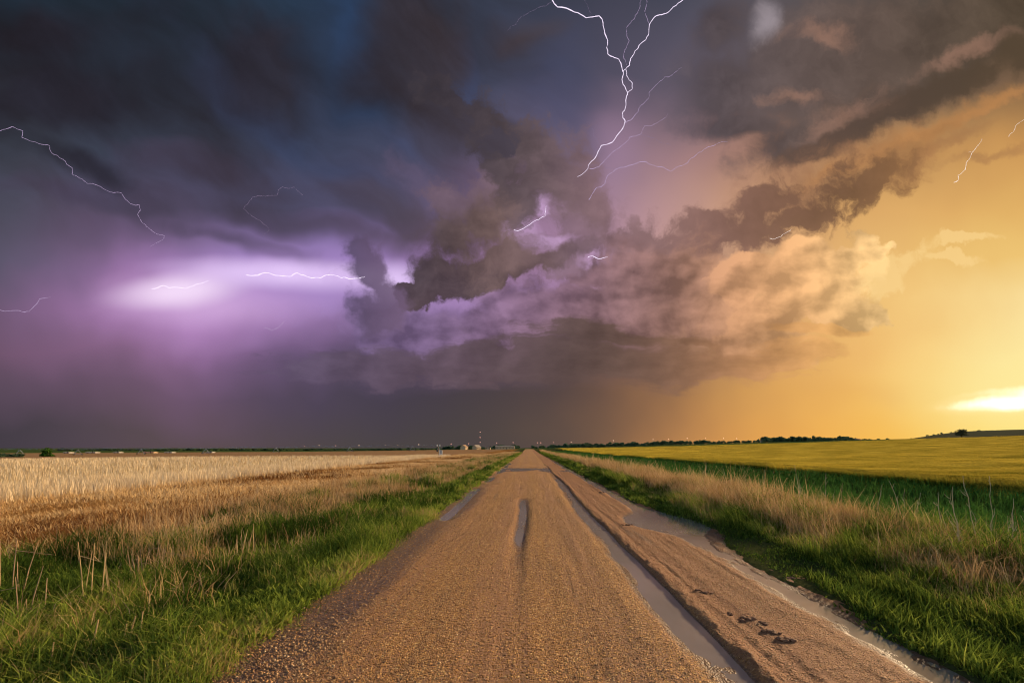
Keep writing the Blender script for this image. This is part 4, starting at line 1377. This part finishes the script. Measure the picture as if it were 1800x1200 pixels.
for px, py, lab in [(1004, 777, 'leftmost lit mast over the long treeline'), (1078, 774.5, 'lit mast over the middle of the long treeline'), (1148, 772.5, 'lit mast over the right half of the long treeline'),
                    (1175, 772, 'second lit mast over the right half of the long treeline'), (1208, 770.5, 'lit mast over the right end of the long treeline'), (1240, 770.5, 'first lit mast in the gap right of the treeline'),
                    (1272, 770.5, 'second lit mast in the gap right of the treeline'), (1295, 771, 'third lit mast in the gap, closest to the wood')]:
    mast_light(px, py, 900, lab, False, g3)

# ---- radio mast
x, y, z = at(844, 1900)
rm = empty('radio_mast', (x, y, z), 0, 'tall thin radio mast with three lights left of the road end', 'radio mast')
H = CAM_H + (787 - 756) / F * 1900 - z
mb = MB()
for k in range(3):
    a = k * 2.094
    mb.tube([(math.cos(a) * 0.7, math.sin(a) * 0.7, 0), (math.cos(a) * 0.5, math.sin(a) * 0.5, H)], 0.13, 4)
for k in range(24):
    z0, z1 = H * k / 24, H * (k + 1) / 24
    for q in range(3):
        a, b = q * 2.094, (q + 1) * 2.094
        mb.tube([(math.cos(a) * 0.6, math.sin(a) * 0.6, z0), (math.cos(b) * 0.6, math.sin(b) * 0.6, z1)], 0.07, 4)
mb.build('lattice', m_far_steel, rm)
for py in (759, 768.5, 777):
    h = CAM_H + (787 - py) / F * 1900 - z
    MB().tube([(0, 0, h - 1.5), (0, 0, h - 1.0), (0, 0, h + 1.0), (0, 0, h + 1.5)], [0.4, 1.0, 1.0, 0.4], 8).build('lamp', m_red, rm)

# ---- dead weeds standing at the right
m_stalk = simple_mat('bleached_stalk', (0.58, 0.44, 0.27), 0.8, var=0.35, scale=9)
m_stalk_d = simple_mat('brown_stalk', (0.36, 0.23, 0.13), 0.85, var=0.35, scale=9)


def weed(px, d, h, lean, seed, label, mat, nb=6, name='dry_weed', group='dead weeds on the right bank'):
    rs = np.random.default_rng(seed)
    x, y, z = at(px, d)
    mb = MB()
    for stem in range(rs.integers(2, 5)):
        pts = []
        bend = rs.uniform(-0.18, 0.18)
        hs = h * (1.0 if stem == 0 else rs.uniform(0.55, 0.95))
        ls = lean + (0.0 if stem == 0 else rs.normal(0, 0.16))
        bx, by = (0.0, 0.0) if stem == 0 else (rs.normal(0, 0.07), rs.normal(0, 0.07))
        th = 0.0085 if stem == 0 else rs.uniform(0.0045, 0.007)
        for k in range(9):
            t = k / 8
            pts.append((bx + ls * hs * t + bend * hs * t * t + rs.normal(0, 0.006), by + rs.normal(0, 0.010) + 0.15 * ls * t, hs * t))
        mb.tube(pts, [th * (1 - 0.7 * k / 8) for k in range(9)], 5)
        for k in range(rs.integers(1, 2 + nb // 2)):
            t = rs.uniform(0.45, 0.97)
            p = Vector(pts[int(t * 8)])
            a = rs.uniform(0, 2 * math.pi)
            L = hs * rs.uniform(0.06, 0.22) * (1.3 - t)
            q = p + Vector((math.cos(a) * L * rs.uniform(0.3, 0.8) + ls * 0.1, math.sin(a) * L * 0.6, L * rs.uniform(0.6, 1.4)))
            mid = p.lerp(q, 0.5) + Vector((rs.normal(0, 0.01), 0, -0.012))
            mb.tube([p, mid, q], [0.0040, 0.0030, 0.0015], 4)
    if rs.random() < 0.6:
        k = rs.integers(3, 7)
        p = Vector(pts[k])
        q = p + Vector((rs.choice([-1, 1]) * rs.uniform(0.15, 0.4), rs.normal(0, 0.1), -rs.uniform(0.02, 0.25)))
        mb.tube([p, q], [0.005, 0.003], 4)
    o = mb.build(name, mat)
    o.location = (x, y, z - 0.03)
    tag(o, label, 'dead weed', group)


WEEDS = [
    (1693, 6.7, 1.10, -0.22, 'palest tall dead weed leaning left at the right edge'),
    (1722, 6.9, 1.25, -0.18, 'tall branching dead weed right of the palest leaning one'),
    (1748, 7.4, 1.30, -0.10, 'upright tall dead weed among the right edge cluster'),
    (1775, 6.6, 0.95, 0.18, 'dead weed leaning right beside the right edge cluster'),
    (1798, 7.0, 1.10, 0.10, 'dead weed cut by the right edge of the picture'),
    (1662, 7.6, 0.95, -0.35, 'dead weed bent far over to the left'),
    (1590, 8.6, 1.05, -0.12, 'single forked dead weed before the dark ditch'),
    (1575, 9.2, 0.70, 0.05, 'short brown dead weed left of the forked one'),
    (1540, 9.8, 0.95, 0.10, 'twin topped dead weed in front of the ditch'),
    (1478, 10.2, 0.90, -0.08, 'thin dead weed with crooked twigs before the ditch'),
    (1450, 10.8, 1.10, 0.02, 'straight tall dead weed in the middle of the tan grass'),
    (1405, 11.8, 1.25, 0.03, 'tallest straight dead weed in the tan grass'),
    (1345, 13.2, 1.05, -0.14, 'dead weed fork left of the tallest straight one'),
    (1310, 14.5, 1.20, 0.08, 'slender dead weed further along the bank'),
    (1280, 15.5, 1.00, -0.05, 'dead weed beside the slender one further along the bank'),
    (1240, 19.0, 1.15, 0.02, 'farthest single dead weed against the dark ditch'),
]
for i, (px, d, h, ln, lab) in enumerate(WEEDS):
    weed(px, d, h, ln, 100 + i, lab, m_stalk_d if i in (7, 9, 13) else m_stalk, 5 + i % 4)

# ---- broken canes and stalks in the left verge
m_cane = simple_mat('tan_cane', (0.50, 0.33, 0.155), 0.85, var=0.4, scale=9)
CANES = [
    (258, 6.3, 15, 0.62, 'thickest clump of broken canes in the left verge'),
    (308, 5.7, 10, 0.45, 'clump of splayed straw low in the left verge'),
    (160, 5.2, 7, 0.75, 'tall sparse canes left of the thickest clump'),
    (60, 4.7, 6, 0.6, 'bent canes near the left edge of the picture'),
    (360, 9.0, 13, 0.75, 'pale upright canes at the border of the mown strip'),
    (430, 8.2, 9, 0.5, 'short brown canes in the middle of the verge'),
    (8, 5.4, 6, 0.8, 'tall canes cut by the left edge of the picture'),
    (355, 5.6, 6, 0.4, 'small group of brown canes right of the splayed straw'),
]
for i, (px, d, n, h, lab) in enumerate(CANES):
    rs = np.random.default_rng(300 + i)
    x, y, z = at(px, d)
    mb = MB()
    for k in range(n):
        bx, by = rs.normal(0, 0.13), rs.normal(0, 0.10)
        hh = h * rs.uniform(0.5, 1.15)
        lx, ly = rs.normal(0, 0.16), rs.normal(0, 0.14)
        if 'splayed' in lab:
            lx, ly = rs.normal(0.2, 0.6), rs.normal(0, 0.4); hh *= 0.7
        mb.tube([(bx, by, -0.05), (bx + lx * hh * 0.5, by + ly * hh * 0.5, hh * 0.55), (bx + lx * hh, by + ly * hh, hh)], [0.006, 0.005, 0.003], 4)
        if rs.random() < 0.35:
            p = Vector((bx + lx * hh * 0.8, by + ly * hh * 0.8, hh * 0.82))
            mb.tube([p, p + Vector((rs.normal(0, 0.14), rs.normal(0, 0.1), -0.1 * rs.random()))], [0.004, 0.002], 4)
    o = mb.build('cane_clump', m_cane if i % 3 else m_stalk_d)
    o.location = (x, y, z)
    tag(o, lab, 'dry canes', 'broken canes in the left verge')
STUBS = [(88, 3.75, 0.26, 'leftmost broken cane stub in the foreground grass'), (163, 3.95, 0.34, 'tallest broken cane stub in the foreground grass'), (217, 4.1, 0.22, 'short cane stub between the tallest one and a pair'),
         (229, 4.25, 0.24, 'left cane stub of the close foreground pair'), (246, 4.3, 0.26, 'right cane stub of the close foreground pair'), (400, 7.0, 0.22, 'reddish cane stub near the road edge grass')]
for i, (px, d, h, lab) in enumerate(STUBS):
    x, y, z = at(px, d)
    mb = MB().tube([(0, 0, -0.06), (0.012, 0, h * 0.5), (0.02 + 0.02 * (i % 2), 0.01, h)], [0.0075, 0.0065, 0.005], 6)
    if i in (0, 1):
        mb.tube([(0.012, 0, h * 0.45), (-0.07, 0.01, h * 0.5)], [0.004, 0.003], 4)
    o = mb.build('cane_stub', m_cane)
    o.location = (x, y, z)
    tag(o, lab, 'dry cane', 'broken cane stubs in the foreground')

# ---- clods of mud on the strip
m_clod = simple_mat('dark_mud', (0.20, 0.092, 0.052), 0.8, var=0.4, scale=30)
CLODS = [(1237, 1043, .07, 'dark mud clod nearest the deep rut, upper one'), (1226, 1040, .05, 'small mud clod left of the upper dark one'), (1283, 1079, .06, 'mud clod in the middle of the strip'),
         (1315, 1091, .075, 'broad flat mud clod in the lower strip'), (1342, 1098, .05, 'small mud clod right of the broad flat one'), (1362, 1114, .065, 'pair forming mud clod lower on the strip'),
         (1380, 1128, .075, 'lowest dark mud clod on the strip'), (1057, 866, .12, 'large mud clod beside the far pool'), (1098, 924, .09, 'mud clod at the left end of the pool'), (1390, 1015, .06, 'dark mud clod beside the right water line')]
for i, (px, py, r, lab) in enumerate(CLODS):
    rs = np.random.default_rng(500 + i)
    d = CAM_H * F / (py - 787)
    x = (px - 930) / F * d
    z = float(road_z(np.array([x]), np.array([d]))[0])
    bm = bmesh.new()
    for q in range(rs.integers(4, 8)):
        res = bmesh.ops.create_icosphere(bm, subdivisions=2, radius=1.0)
        ox_, oy_ = rs.normal(0, r * 0.55), rs.normal(0, r * 0.45)
        rr_ = r * rs.uniform(0.22, 0.5)
        for v in res['verts']:
            c = v.co
            k = 0.55 + 0.9 * float(fbm(np.array([c.x * 2.2 + i * 7 + q * 3 + c.z]), np.array([c.y * 2.2 + c.z * 1.7]), 3)[0])
            v.co = Vector((ox_ + c.x * rr_ * k, oy_ + c.y * rr_ * k * 0.9, c.z * rr_ * k * 0.5))
    me = bpy.data.meshes.new('mud_clod')
    bm.to_mesh(me); bm.free()
    me.materials.append(m_clod)
    o = link(bpy.data.objects.new('mud_clod', me))
    o.location = (x, d, z + r * 0.08)
    tag(o, lab, 'mud clod', 'mud clods on the right strip')
